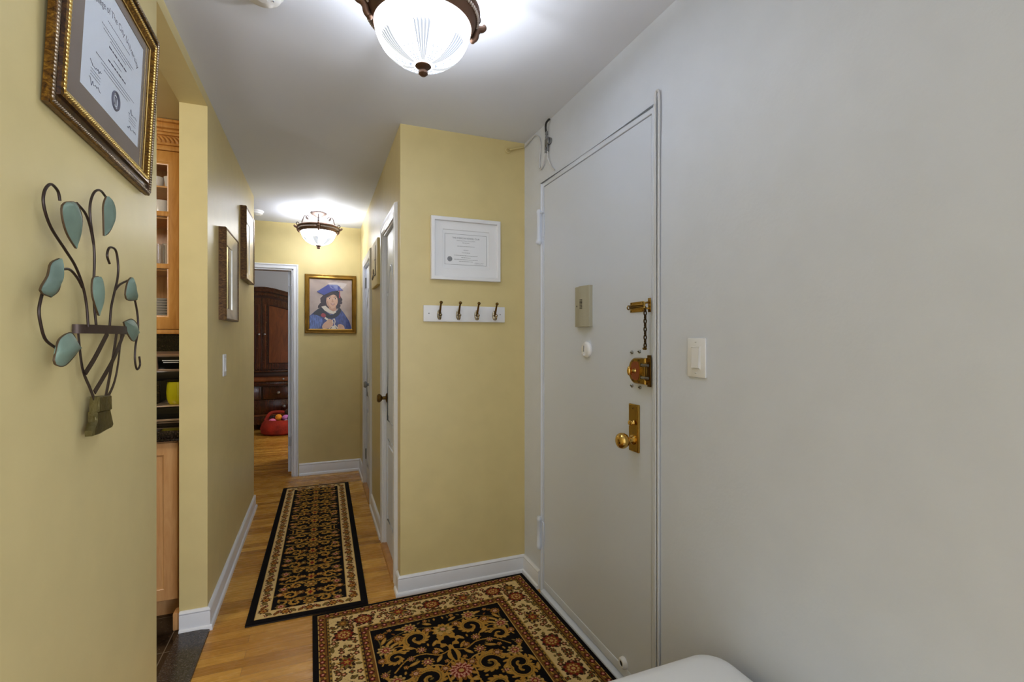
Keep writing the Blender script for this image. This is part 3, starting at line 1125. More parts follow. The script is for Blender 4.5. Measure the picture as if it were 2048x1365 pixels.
# ------------------------------------------------------------------ ceiling lamps
def ceiling_lamp(x, y, label, shade):
    t = thing('ceiling_lamp', label, 'ceiling lamp', (x, y, H), 'matching bronze ceiling lamps')
    M = upright(x, y, 0)
    b = MB(M)
    b.lathe([(0, H), (0.066, H), (0.070, H - 0.008), (0.062, H - 0.018), (0.050, H - 0.022), (0.030, H - 0.034), (0.020, H - 0.042), (0, H - 0.042)], segs=40)
    b.build('canopy', BRONZEDK, t)
    b = MB(M)
    b.tube([(0, 0, H - 0.04), (0, 0, 2.16)], 0.006, 10)
    for k in range(8):
        b.sphere((0, 0, H - 0.05 - k * 0.012), 0.0085)
    b.build('stem_rod', BRONZEDK, t)
    # flared rim
    b = MB(M)
    b.lathe([(0.142, 2.276), (0.146, 2.272), (0.152, 2.276), (0.158, 2.292), (0.166, 2.305), (0.172, 2.312), (0.173, 2.320), (0.168, 2.326), (0.160, 2.324), (0.150, 2.306), (0.144, 2.290), (0.142, 2.276)], segs=64)
    rim = b.build('rim', BRONZE, t)
    for qd in range(4):
        b = MB(M)
        for k in range(22):
            a = qd * PI / 2 + 0.13 + (PI / 2 - 0.26) * k / 21
            b.sphere((0.1655 * math.cos(a), 0.1655 * math.sin(a), 2.3005), 0.0056, segs=8, rings=6, sc=(0.9, 0.9, 1.0))
        b.build('bead_band', BRONZEBEAD, rim, 'pale rubbed bead border')
    for k in range(4):
        R = Matrix.Rotation(k * PI / 2, 4, 'Z')
        b = MB(M @ R)
        # S-scroll arm from rim up to beside the canopy
        pts = []
        for i in range(22):           # upper curl
            a = -0.2 * PI + 1.75 * PI * i / 21
            r = 0.007 + 0.013 * i / 21
            pts.append((0.086 + r * math.cos(PI - a), 0, 2.402 + r * math.sin(PI - a)))
        up = pts
        top = [(0.106, 0, 2.412), (0.120, 0, 2.400), (0.127, 0, 2.376), (0.133, 0, 2.352), (0.140, 0, 2.336), (0.152, 0, 2.325), (0.164, 0, 2.324)]
        low = []
        for i in range(18):
            a = -PI / 2 + 1.7 * PI * i / 17
            r = 0.016 - 0.011 * i / 17
            low.append((0.167 + r * math.cos(a), 0, 2.341 + r * math.sin(a)))
        path = smooth_path(up[::1][-1:] + top, 5)
        b.tube(up, 0.0040, 8)
        b.tube([up[-1]] + path, 0.0042, 8)
        b.tube([path[-1]] + low, 0.0040, 8)
        for q in range(3):
            b.sphere((0.1275 + q * 0.003, 0, 2.374 - q * 0.010), 0.0075, sc=(1, 1, 0.6))
        b.build('scroll_arm', BRONZEDK, t)
        # acanthus bracket on the outside of the rim
        b = MB(M @ R)
        b.tube(smooth_path([(0.150, 0, 2.270), (0.160, 0, 2.272), (0.166, 0, 2.282), (0.168, 0, 2.296), (0.176, 0, 2.308), (0.188, 0, 2.312), (0.194, 0, 2.318), (0.190, 0, 2.324)]),
               [0.0065 + 0.0045 * math.sin(PI * i_ / 57) for i_ in range(57)], 12)
        b.sphere((0.156, 0, 2.268), 0.0085)
        b.build('leaf_bracket', BRONZE, rim, angle=80)
    # glass bowl
    R0, DP = 0.1445, 0.122
    prof = []
    for i in range(25):
        a = (PI / 2) * i / 24
        prof.append((R0 * math.cos(a) ** 0.92 if i < 24 else 0.0, 2.279 - DP * math.sin(a) ** 1.05))
    b = MB(M)
    b.lathe(prof, segs=64)
    bowl = b.build('glass_bowl', shade, t, 'lit frosted glass bowl')

    def bowl_pt(az, s, off=0.0006):
        a = (PI / 2) * s
        r = R0 * math.cos(a) ** 0.92
        h = 2.279 - DP * math.sin(a) ** 1.05
        nrm = Vector((math.cos(a), -math.sin(a)))
        r += nrm.x * off
        h += nrm.y * off
        return (r * math.cos(az), r * math.sin(az), h)
    b = MB(M)
    for k in range(6):                  # six fans of five flutes, notched at the top
        a0 = k * PI / 3 - 1.78
        for q in range(5):
            ac = a0 + (q - 2) * 0.085
            for half in (0, 1):
                E0_, E1_ = [], []
                for i in range(13):
                    s = 0.30 + 0.58 * i / 12
                    tw = 1.0 - 0.25 * i / 12
                    d0 = (-0.0425, 0.0)[half] * tw
                    d1 = (0.0, 0.0425)[half] * tw
                    cc = a0 + (ac - a0) * tw
                    n0 = 0.055 * (1 - i / 2) if i < 2 else 0.0
                    E0_.append(bowl_pt(cc + d0, s + (n0 if half == 1 else 0)))
                    E1_.append(bowl_pt(cc + d1, s + (n0 if half == 0 else 0)))
                b.add(E0_ + E1_, [(i, i + 1, 13 + i + 1, 13 + i) for i in range(12)], half)
    for k in range(6):                  # diamond trellis between the fans
        a0 = k * PI / 3 - 1.78 + PI / 6
        for q in range(-1, 2):
            a = a0 + q * 0.17
            for s0, s1, d in ((0.62, 0.71, 0.085), (0.71, 0.80, 0.085), (0.80, 0.88, 0.085)):
                for sg in (-1, 1):
                    b.tube([bowl_pt(a if s0 != 0.71 else a + sg * 0.085, s0), bowl_pt(a + sg * d if s0 != 0.71 else a, s1)], 0.0013, 4)
    b.build('cut_flutes', [ETCH, ETCHLT], bowl, 'clear cut flutes in the glass')
    b = MB(M)
    zb = 2.279 - DP
    b.lathe([(0, zb + 0.004), (0.022, zb + 0.003), (0.0245, zb - 0.002), (0.020, zb - 0.006), (0.010, zb - 0.011), (0.011, zb - 0.014), (0.0145, zb - 0.018), (0.0145, zb - 0.024), (0.008, zb - 0.030), (0, zb - 0.031)], segs=32)
    b.build('finial', BRONZE, t)
    return t


ceiling_lamp(*LAMPS[0], 'bronze scroll ceiling lamp with lit glass bowl nearest the entrance door', SHADE)
ceiling_lamp(*LAMPS[1], 'bronze scroll ceiling lamp with lit glass bowl at the far end of the hall', SHADEWARM)
for (x, y), p in zip(LAMPS, (11.0, 6.0)):
    lamp('lamp_bulb', 'POINT', (x + 0.03, y, 2.285), p, (0.94, 0.97, 1.0), 0.03)

# smoke detectors
for x, y, lab in ((-0.168, 1.727, 'round white smoke detector on the ceiling near the framed diploma'), (-0.515, 4.75, 'round white smoke detector on the ceiling by the far hall lamp')):
    t = thing('smoke_detector', lab, 'smoke detector', (x, y, H))
    M = upright(x, y, H)
    b = MB(M)
    b.lathe([(0, 0), (0.064, 0), (0.064, -0.010), (0.060, -0.014), (0.056, -0.016), (0.054, -0.026), (0.046, -0.032), (0, -0.034)], segs=40)
    b.build('housing', WPLASTIC, t)
    b = MB(M)
    b.lathe([(0.016, -0.0335), (0.015, -0.036), (0, -0.0365)], segs=20)
    b.build('test_button', WPLASTIC, t)
    b = MB(M)
    b.lathe([(0.003, -0.0325), (0.002, -0.035), (0, -0.0352)], (0.032, 0.0, 0), segs=10)
    b.build('indicator', INK, t)

# ------------------------------------------------------------------ framed diploma (left foreground)
t = thing('framed_diploma', 'large gold and brown framed diploma with taupe mat at the top of the left wall', 'framed diploma', (XL, 1.36, 1.72))
w, h = 0.570, 0.462
lean = math.radians(2.3)
M = on_left(1.424, 1.758, XL + 0.004) @ Matrix.Rotation(lean, 4, 'X') @ Matrix.Rotation(math.radians(-1.8), 4, 'Z') @ Matrix.Translation((0, h / 2, 0))
b = MB(M)
prof = [(0, 0.0), (0, 0.010), (0.002, 0.0125), (0.007, 0.0145), (0.012, 0.0125), (0.014, 0.009), (0.026, 0.0100), (0.029, 0.0155), (0.035, 0.0175), (0.043, 0.0150), (0.047, 0.0095), (0.055, 0.0070), (0.055, 0.0)]
b.frame(w, h, prof, mis=[0, 0, 0, 0, 1, 1, 1, 0, 0, 0, 0, 0, 0])
fr = b.build('frame', [BURL, BURLDK], t)
for name, ins, up, r, mat in (('outer_rope', 0.007, 0.0130, 0.0042, ROPEDK), ('inner_rope', 0.0385, 0.0160, 0.0048, GOLDROPE), ('sight_bead', 0.0535, 0.0075, 0.0020, GOLDROPE)):
    b = MB(M)
    for (ax, ay), (bx, by) in (((-1, -1), (1, -1)), ((1, -1), (1, 1)), ((1, 1), (-1, 1)), ((-1, 1), (-1, -1))):
        p0 = Vector((ax * (w / 2 - ins), ay * (h / 2 - ins), up))
        p1 = Vector((bx * (w / 2 - ins), by * (h / 2 - ins), up))
        d = (p1 - p0)
        n = int(d.length / (r * 1.7))
        for k in range(n):
            c = p0 + d * ((k + 0.5) / n)
            ang = math.atan2(d.y, d.x) + 0.7
            L = Matrix.Translation(c) @ Matrix.Rotation(ang, 4, 'Z')
            b.sphere((0, 0, 0), r, segs=8, rings=5, sc=(1.45, 0.62, 0.9), L=L)
    b.build(name, mat, fr)
b = MB(M)
DYO, DXO = 0.013, 0.020
ow, oh = w / 2 - 0.050, h / 2 - 0.050
iw, y0_, y1_ = 0.176, DYO - 0.140, DYO + 0.140
for a0, a1, c0, c1 in ((-ow, DXO - iw, -oh, oh), (DXO + iw, ow, -oh, oh), (DXO - iw, DXO + iw, -oh, y0_), (DXO - iw, DXO + iw, y1_, oh)):
    b.box((a0, c0, 0.0015), (a1, c1, 0.0042))
b.build('mat', MATTAUPE, t)
b = MB(M)
b.add([(-w / 2 + 0.048, -h / 2 + 0.048, 0.0022), (w / 2 - 0.048, -h / 2 + 0.048, 0.0022), (w / 2 - 0.048, h / 2 - 0.048, 0.0022), (-w / 2 + 0.048, h / 2 - 0.048, 0.0022)], [(0, 1, 2, 3)])
b.build('certificate', DIPLOMA, t)
rng = random.Random(3)
b = MB(M @ Matrix.Translation((DXO, DYO, 0)))
nn = 0.0026
cy0 = 0.0
text_into(b, 'College of The City University', 0.022, 0.0, 0.092, nn, arc=0.36, width=0.29)
for cy, wd, hh in ((0.068, 0.14, 0.0019), (0.046, 0.20, 0.0019), (0.038, 0.18, 0.0019), (0.030, 0.10, 0.0019), (0.014, 0.11, 0.0042), (-0.002, 0.05, 0.002), (-0.018, 0.11, 0.0042), (-0.036, 0.24, 0.0019), (-0.044, 0.18, 0.0019), (-0.052, 0.15, 0.0019)):
    ink_line(b, 0.012, cy, wd, hh, nn, rng)
for sx in (-1, 1):
    for k in range(3):
        ink_line(b, 0.012 + sx * 0.115, -0.082 - k * 0.007, 0.05, 0.0015, nn, rng)
    scrawl(b, 0.012 + sx * 0.115, -0.070, 0.06, 0.016, nn, rng, 0.0006)
    scrawl(b, 0.012 + sx * 0.115, -0.110, 0.06, 0.016, nn, rng, 0.0006)
b.build('lettering', INKDK, t)
b = MB(M @ Matrix.Translation((DXO, DYO, 0)))
ring = [(0.012 + 0.021 * math.cos(a), -0.088 + 0.021 * math.sin(a), nn + 0.0004) for a in [i * 2 * PI / 40 for i in range(40)]]
b.tube(ring, 0.0028, 6, closed=True)
ring = [(0.012 + 0.0155 * math.cos(a), -0.088 + 0.0155 * math.sin(a), nn + 0.0004) for a in [i * 2 * PI / 40 for i in range(40)]]
b.tube(ring, 0.0006, 4, closed=True)
for dx in (-0.004, 0.004):
    b.box((0.012 + dx - 0.0016, -0.098, nn), (0.012 + dx + 0.0016, -0.079, nn + 0.0006))
b.box((0.012 - 0.008, -0.080, nn), (0.012 + 0.008, -0.078, nn + 0.0006))
b.build('seal', INKDK, t, 'round dark blue seal')
b = MB(M)
b.box((-w / 2 + 0.048, -h / 2 + 0.048, 0.0052), (w / 2 - 0.048, h / 2 - 0.048, 0.0060))
b.build('glass', GLASS, t)

# ------------------------------------------------------------------ metal wall vine
V = {
    'stem1': [(1.148, 1.587), (1.14, 1.603), (1.115, 1.608), (1.094, 1.59), (1.091, 1.564), (1.115, 1.531), (1.167, 1.5), (1.208, 1.475), (1.239, 1.442), (1.258, 1.403), (1.267, 1.355)],
    'stem2': [(1.215, 1.600), (1.253, 1.589), (1.277, 1.565), (1.293, 1.532)],
    'stem3': [(1.358, 1.65), (1.328, 1.657), (1.297, 1.645), (1.277, 1.616), (1.277, 1.582), (1.293, 1.534), (1.297, 1.496), (1.293, 1.44), (1.297, 1.397), (1.307, 1.355)],
    'stem4': [(1.378, 1.503), (1.364, 1.52), (1.378, 1.54), (1.413, 1.54), (1.428, 1.511), (1.426, 1.477), (1.407, 1.441), (1.387, 1.402), (1.378, 1.355)],
    'stem5': [(1.409, 1.444), (1.439, 1.461), (1.492, 1.477)],
    'stem6': [(1.136, 1.455), (1.183, 1.464), (1.217, 1.452), (1.241, 1.434)],
    'stem7': [(1.092, 1.420), (1.076, 1.383), (1.081, 1.356), (1.098, 1.328), (1.140, 1.311)],
    'stem8': [(1.530, 1.450), (1.560, 1.40), (1.566, 1.354), (1.547, 1.311), (1.543, 1.274), (1.558, 1.249), (1.581, 1.259), (1.576, 1.282)]}
LV = [[(1.155, 1.587), (1.196, 1.596), (1.22, 1.578), (1.22, 1.554), (1.196, 1.507), (1.163, 1.526), (1.145, 1.549), (1.14, 1.574)],
      [(1.342, 1.649), (1.371, 1.646), (1.387, 1.627), (1.382, 1.598), (1.353, 1.569), (1.329, 1.558), (1.327, 1.59), (1.326, 1.625)],
      [(1.129, 1.477), (1.138, 1.454), (1.129, 1.42), (1.1, 1.404), (1.065, 1.412), (1.09, 1.441), (1.1, 1.464)],
      [(1.209, 1.311), (1.188, 1.296), (1.148, 1.279), (1.113, 1.286), (1.119, 1.309), (1.129, 1.328), (1.159, 1.34), (1.184, 1.339)],
      [(1.299, 1.464), (1.317, 1.442), (1.32, 1.416), (1.302, 1.38), (1.284, 1.4), (1.269, 1.425), (1.272, 1.457)],
      [(1.493, 1.485), (1.529, 1.468), (1.534, 1.431), (1.472, 1.426), (1.456, 1.441), (1.472, 1.472)],
      [(1.445, 1.371), (1.5, 1.38), (1.544, 1.364), (1.544, 1.343), (1.514, 1.323), (1.472, 1.342)]]
TIP = [4, 5, 3, 4, 3, 2, 3]
t = thing('metal_wall_vine', 'dark iron wall ornament of curling stems and seven green leaves in a basket holder', 'wall ornament', (XL, 1.3, 1.12))
LM = basis((0, 0, 0), (0, 1, 0), (0, 0, 1), (1, 0, 0))
for i, (k_, pts) in enumerate(V.items()):
    b = MB(LM)
    off = XL + 0.028
    b.tube(smooth_path([(y, z, off) for y, z in pts], 7), 0.0025, 8)
    b.build('stem', IRON, t)
for poly, tip in zip(LV, TIP):
    n = len(poly)
    base, tp = Vector(poly[0]), Vector(poly[tip])
    # densify outline with Catmull-Rom on both halves
    s1 = smooth_path([(p[0], p[1], 0) for p in poly[0:tip + 1]], 6)
    s2 = smooth_path([(p[0], p[1], 0) for p in [poly[0]] + poly[:tip - 1 if False else tip:-1]][:1] + [(p[0], p[1], 0) for p in list(reversed(poly[tip:]))[0:]], 6)
    def resample(S, m):
        d = [0]
        for a, c in zip(S, S[1:]): d.append(d[-1] + (c - a).length)
        out = []
        for q in range(m + 1):
            x = d[-1] * q / m
            j = max(k for k in range(len(d)) if d[k] <= x + 1e-9)
            j = min(j, len(S) - 2)
            f = (x - d[j]) / max(1e-9, d[j + 1] - d[j])
            out.append(S[j].lerp(S[j + 1], f))
        return out
    m = 14
    A, B = resample(s1, m), resample(s2, m)
    b = MB(LM)
    rows = 7
    vs, fs = [], []
    x0 = XL + 0.034
    for side in (0, 1):
        for i in range(m + 1):
            for q in range(rows):
                f = q / (rows - 1)
                p = A[i].lerp(B[i], f)
                bow = 0.011 * (1 - abs(2 * f - 1) ** 1.5) * math.sin(PI * min(1, 0.08 + i / m * 0.95))
                vein = 0.0022 if q == 3 else 0.0
                wav = 0.0
                vs.append((p.x, p.y, x0 + bow + vein + wav - (0.0025 if side else 0)))
    N = (m + 1) * rows
    for side in (0, 1):
        for i in range(m):
            for q in range(rows - 1):
                a = side * N + i * rows + q
                fs.append((a, a + 1, a + rows + 1, a + rows))
    b.add(vs, fs, 0, True)
    o_ = len(b.v)
    fs = []
    for i in range(m):
        for q in (0, rows - 1):
            a = i * rows + q
            fs.append((a, a + rows, N + a + rows, N + a))
    for i in (0, m):
        for q in range(rows - 1):
            a = i * rows + q
            fs.append((a, a + 1, N + a + 1, N + a))
    for f_ in fs:
        b.f.append(list(f_)); b.mi.append(1); b.sm.append(False)
    # beaded brown edge along the outline
    for S_ in (A, B):
        b.tube([(p.x, p.y, x0 + 0.0002) for p in S_], 0.0011, 6, mi=1)
    b.build('leaf', [LEAF, LEAFEDGE], t, angle=60)


def strap(pts, wdt, name, mat=IRONBAND, thick=0.0016):
    P = smooth_path(pts, 6)
    vs, fs = [], []
    for i, p in enumerate(P):
        d = (P[min(i + 1, len(P) - 1)] - P[max(i - 1, 0)]).normalized()
        s = Vector((d.y, -d.x, 0))
        if s.length < 0.3: s = Vector((0, 1, 0))
        s = s.normalized() * wdt / 2
        for sg, dn in ((1, 0), (-1, 0), (-1, thick), (1, thick)):
            vs.append((p.x + sg * s.x, p.y + sg * s.y, p.z + dn))
    for i in range(len(P) - 1):
        for q in range(4):
            r = (q + 1) % 4
            fs.append((i * 4 + q, i * 4 + r, (i + 1) * 4 + r, (i + 1) * 4 + q))
    fs += [(0, 1, 2, 3), tuple((len(P) - 1) * 4 + q for q in (3, 2, 1, 0))]
    b = MB(LM)
    b.add(vs, fs)
    return b.build(name, mat, t)


# half-round basket: rim band, five straps, foil-wrapped foot
vs, fs = [], []
n = 24
for i in range(n + 1):
    a = PI * i / n
    y = 1.388 - 0.128 * math.cos(a)
    x = XL + 0.004 + 0.036 * math.sin(a)
    for z, dx in ((1.341, 0), (1.360, 0), (1.360, 0.0025), (1.341, 0.0025)):
        vs.append((y, z, x + dx))
for i in range(n):
    for q in range(4):
        r = (q + 1) % 4
        fs.append((i * 4 + q, i * 4 + r, (i + 1) * 4 + r, (i + 1) * 4 + q))
fs += [(0, 1, 2, 3), tuple(n * 4 + q for q in (3, 2, 1, 0))]
b = MB(LM)
b.add(vs, fs)
b.build('rim_band', IRONBAND, t, 'brown iron rim band of the basket')
q = XL
strap([(1.268, 1.345, q + 0.010), (1.265, 1.27, q + 0.018), (1.290, 1.225, q + 0.022), (1.320, 1.188, q + 0.022)], 0.008, 'strap')
strap([(1.340, 1.343, q + 0.036), (1.292, 1.290, q + 0.030), (1.268, 1.258, q + 0.022)], 0.014, 'strap')
strap([(1.385, 1.343, q + 0.038), (1.380, 1.28, q + 0.032), (1.362, 1.19, q + 0.024)], 0.012, 'strap')
strap([(1.442, 1.343, q + 0.034), (1.375, 1.280, q + 0.034), (1.306, 1.214, q + 0.024)], 0.013, 'strap')
strap([(1.505, 1.345, q + 0.010), (1.458, 1.27, q + 0.018), (1.418, 1.222, q + 0.022), (1.372, 1.188, q + 0.022)], 0.008, 'strap')
b = MB(LM)
b.prism([(1.308, 1.205), (1.378, 1.200), (1.380, 1.166), (1.305, 1.170)], XL + 0.016, XL + 0.033, bev=0.004)
b.prism([(1.305, 1.172), (1.380, 1.168), (1.398, 1.130), (1.390, 1.124), (1.330, 1.120), (1.290, 1.122), (1.290, 1.134), (1.305, 1.150)], XL + 0.014, XL + 0.030, bev=0.004)
b.build('foil_foot', WRAP, t, 'olive crumpled metal foot')


# ------------------------------------------------------------------ mirrors on the left wall
def wall_mirror(y0, y1, z0, z1, label):
    t = thing('framed_mirror', label, 'mirror', (XL, (y0 + y1) / 2, z0), 'pair of scoop-framed mirrors')
    w, h = y1 - y0, z1 - z0
    M = on_left((y0 + y1) / 2, (z0 + z1) / 2)
    b = MB(M)
    b.frame(w, h, [(0, 0), (0, 0.031), (0.004, 0.036), (0.009, 0.034), (0.011, 0.030), (0.011, 0.0)])
    b.build('frame', MOTTLE, t)
    b = MB(M)
    b.frame(w - 0.021, h - 0.021, [(0, 0), (0, 0.031), (0.014, 0.027), (0.032, 0.019), (0.052, 0.014), (0.056, 0.012), (0.056, 0)])
    b.build('scooped_liner', SILVERLEAF, t, 'pale silver scooped inner moulding')
    b = MB(M)
    b.box((-w / 2 + 0.05, -h / 2 + 0.05, 0.004), (w / 2 - 0.05, h / 2 - 0.05, 0.0085))
    b.build('mirror_glass', MIRROR, t, 'clear reflecting mirror')


wall_mirror(2.845, 3.255, 1.428, 1.905, 'nearer of two scoop-framed mirrors, hanging above the light switch')
wall_mirror(3.585, 4.005, 1.722, 2.203, 'farther and higher of two scoop-framed mirrors, at the end of the left wall')

# ------------------------------------------------------------------ white framed certificate
cx, cz, w, h = 0.742, 1.813, 0.388, 0.336
t = thing('framed_certificate', 'white framed kennel club certificate on the yellow wall above the coat hooks', 'framed certificate', (cx, YF, cz - h / 2))
M = on_face(cx, cz)
b = MB(M)
b.frame(w, h, [(0, 0), (0, 0.026), (0.002, 0.028), (0.018, 0.028), (0.020, 0.026), (0.020, 0.0)])
b.build('frame', WPLASTIC, t)
b = MB(M)
b.frame(w - 0.036, h - 0.036, [(0, 0.006), (0, 0.013), (0.045, 0.013), (0.047, 0.011), (0.047, 0.006)])
b.build('mat', MATWHITE, t)
b = MB(M)
b.box((-w / 2 + 0.02, -h / 2 + 0.02, 0.002), (w / 2 - 0.02, h / 2 - 0.02, 0.0075))
b.build('certificate', PAPER, t)
rng = random.Random(5)
b = MB(M)
nn = 0.0080
fw, fh = 0.2348, 0.166
for a0, a1, c0, c1 in ((-fw / 2, fw / 2, -fh / 2, -fh / 2 + 0.0014), (-fw / 2, fw / 2, fh / 2 - 0.0014, fh / 2), (-fw / 2, -fw / 2 + 0.0014, -fh / 2, fh / 2), (fw / 2 - 0.0014, fw / 2, -fh / 2, fh / 2)):
    b.box((a0, c0, nn - 0.0004), (a1, c1, nn))
text_into(b, 'THE AMERICAN KENNEL CLUB', 0.0125, 0.0, 0.058, nn, width=0.152)
text_into(b, 'Canine Good Citizen Title Certificate', 0.0062, 0.0, 0.0465, nn, width=0.105)
b.build('lettering', INK, t)
b = MB(M)
for cy, wd in ((0.036, 0.040), (0.017, 0.098), (-0.003, 0.026), (-0.018, 0.046), (-0.033, 0.132), (-0.044, 0.052), (-0.055, 0.132), (-0.065, 0.078)):
    ink_line(b, 0.0, cy, wd, 0.0026, nn, rng)
scrawl(b, 0.075, -0.070, 0.05, 0.008, nn, rng, 0.0007)
ink_line(b, 0.075, -0.0785, 0.05, 0.0012, nn, rng)
b.build('small_print', INKLT, t)
b = MB(M)
star = []
for k in range(36):
    a = 2 * PI * k / 36
    r = 0.0145 if k % 2 else 0.0125
    star.append((-0.090 + r * math.cos(a), -0.053 + r * math.sin(a)))
b.prism(star, nn - 0.0004, nn + 0.0002)
b.lathe([(0.007, 0.0), (0.0072, 0.0006), (0.0088, 0.0006), (0.009, 0.0)], (-0.090, -0.053, nn), 24, mi=1)
b.build('seal', [INK, INKLT], t, 'grey embossed seal')
b = MB(M)
b.box((-w / 2 + 0.019, -h / 2 + 0.019, 0.0145), (w / 2 - 0.019, h / 2 - 0.019, 0.016))
b.build('glass', GLASS, t)

# ------------------------------------------------------------------ coat hook rail
t = thing('coat_rack', 'white board coat rack with four nickel hooks under the framed certificate', 'coat rack', (0.7375, YF, 1.419))
M = on_face(0.7375, 1.464)
b = MB(M)
b.box((-0.2285, -0.043, 0), (0.2285, 0.043, 0.016), 0.003, 2)
for sx in (-1, 1):
    b.lathe([(0, 0.0158), (0.0035, 0.0158), (0.003, 0.017), (0, 0.0172)], (sx * 0.200, 0.0, 0), 10, mi=1)
b.build('backboard', [WPLASTIC, INK], t)
for i in range(4):
    u = -0.145 + i * 0.1035
    b = MB(M)
    b.lathe([(0, 0.016), (1.0, 0.016), (0.96, 0.019), (0.80, 0.021), (0, 0.022)], (0, 0, 0), 28, L=Matrix.Translation((u, -0.006, 0)) @ Matrix.Diagonal((0.0125, 0.027, 1, 1)))
    hk = b.build('hook', NICKEL, t)
    b = MB(M)
    pts = smooth_path([(u, -0.012, 0.020), (u, 0.002, 0.030), (u, 0.020, 0.040), (u, 0.040, 0.050), (u, 0.054, 0.060)], 6)
    b.tube(pts, [0.0042 + 0.0012 * math.sin(PI * k / (len(pts) - 1)) for k in range(len(pts))], 8)
    b.sphere((u, 0.056, 0.061), 0.0088)
    b.build('upper_prong', BRASSDK, hk, 'long prong ending in a ball')
    b = MB(M)
    pts = smooth_path([(u, -0.010, 0.020), (u, -0.024, 0.024), (u, -0.030, 0.036), (u, -0.024, 0.048), (u, -0.010, 0.052)], 6)
    b.tube(pts, 0.0042, 8)
    b.sphere((u, -0.008, 0.052), 0.0075)
    b.build('lower_prong', NICKEL, hk, 'short curved prong')

# ------------------------------------------------------------------ graduation portrait on the far wall
cx, cz, w, h = 0.109, 1.673, 0.474, 0.574
t = thing('framed_portrait', 'gilt framed portrait of a graduate in blue cap and gown on the end wall', 'portrait', (cx, YB, cz - h / 2))
M = on_face(cx, cz, YB)
b = MB(M)
b.frame(w, h, [(0, 0), (0, 0.014), (0.006, 0.018), (0.010, 0.017), (0.012, 0.013), (0.026, 0.020), (0.032, 0.020), (0.038, 0.014), (0.041, 0.012), (0.041, 0)])
fr = b.build('frame', GOLD, t)
b = MB(M)
b.frame(w + 0.004, h + 0.004, [(0, 0), (0, 0.015), (0.005, 0.0175), (0.008, 0.015), (0.008, 0)])
b.frame(w - 0.022, h - 0.022, [(0, 0.008), (0, 0.0145), (0.003, 0.0145), (0.003, 0.008)])
b.build('dark_edge', GOLDDK, fr, 'dark brown outer edge')
b = MB(M)
pw, ph = 0.396, 0.496
pm = [Mat('print_backdrop', (176, 160, 150), 0.6)]
_f = pm[0].noise(7, 3)
pm[0].base(pm[0].ramp(_f, [(0.3, (160, 144, 138)), (0.7, (192, 176, 168))]))
for nm, c in (('print_gown', (58, 74, 140)), ('print_gown_light', (86, 110, 178)), ('print_black', (30, 32, 46)), ('print_hair', (50, 34, 42)), ('print_skin', (196, 152, 128)), ('print_skin_light', (216, 176, 152)), ('print_white', (226, 218, 206)), ('print_red', (160, 56, 66)), ('print_lip', (168, 92, 88)), ('print_cap', (62, 72, 148)), ('print_brown', (98, 58, 50))):
    m_ = Mat(nm, c, 0.6)
    if nm in ('print_gown', 'print_gown_light', 'print_hair'):
        _f = m_.noise(60, 3, 0.6, (1.5, 1, 0.5))
        m_.base(m_.ramp(_f, [(0.3, tuple(int(x * 0.75) for x in c)), (0.7, tuple(min(255, int(x * 1.2)) for x in c))]))
    pm.append(m_)
pm = [m_.m for m_ in pm]
b.add([(-pw / 2, -ph / 2, 0.004), (pw / 2, -ph / 2, 0.004), (pw / 2, ph / 2, 0.004), (-pw / 2, ph / 2, 0.004)], [(0, 1, 2, 3)], 0)
lay = [0.004]


def shape(pts, mi, sm=5, curve=True):
    """flat printed shape; points in world x,z"""
    lay[0] += 0.00015
    P = [(x - cx, z - cz, 0) for x, z in pts]
    if curve:
        P = smooth_path([P[-1]] + P + [P[0], P[1]], sm)[sm:-2 * sm + 0]
    q = [(max(-pw / 2, min(pw / 2, p[0])), max(-ph / 2, min(ph / 2, p[1]))) for p in P]
    b.add([(x, y, lay[0]) for x, y in q], [list(range(len(q)))], mi)


def disc(x, z, rx, rz, mi, k=20):
    shape([(x + rx * math.cos(2 * PI * i / k), z + rz * math.sin(2 * PI * i / k)) for i in range(k)], mi, curve=False)


shape([(-0.089, 1.55), (-0.034, 1.604), (0.004, 1.632), (0.046, 1.61), (0.107, 1.571), (0.164, 1.608), (0.188, 1.639), (0.227, 1.594), (0.281, 1.508), (0.303, 1.44), (0.300, 1.425), (-0.089, 1.425)], 1, curve=False)
shape([(-0.086, 1.540), (-0.040, 1.566), (0.010, 1.545), (0.030, 1.500), (0.012, 1.450), (-0.02, 1.428), (-0.086, 1.43)], 2)
shape([(-0.057, 1.573), (0.013, 1.637), (0.05, 1.61), (0.107, 1.566), (0.164, 1.603), (0.184, 1.639), (0.206, 1.614), (0.174, 1.557), (0.117, 1.531), (0.05, 1.54), (0.004, 1.554)], 3)
shape([(0.05, 1.772), (0.088, 1.804), (0.145, 1.801), (0.174, 1.776), (0.203, 1.747), (0.208, 1.711), (0.198, 1.68), (0.184, 1.664), (0.193, 1.639), (0.155, 1.628), (0.126, 1.622), (0.079, 1.636), (0.05, 1.656), (0.022, 1.64), (-0.01, 1.632), (-0.006, 1.66), (0.018, 1.685), (0.011, 1.725), (0.027, 1.746)], 4)
for x, z, r in ((0.03, 1.70, 0.018), (0.02, 1.665, 0.018), (0.20, 1.72, 0.016), (0.20, 1.69, 0.015), (0.185, 1.66, 0.014), (0.045, 1.735, 0.018)):
    disc(x, z, r, r * 1.1, 4)
shape([(0.088, 1.660), (0.155, 1.660), (0.160, 1.612), (0.131, 1.590), (0.092, 1.612)], 5, curve=False)
shape([(0.02, 1.648), (0.06, 1.656), (0.093, 1.622), (0.131, 1.600), (0.155, 1.613), (0.157, 1.592), (0.131, 1.574), (0.088, 1.589), (0.05, 1.61)], 7, curve=False)
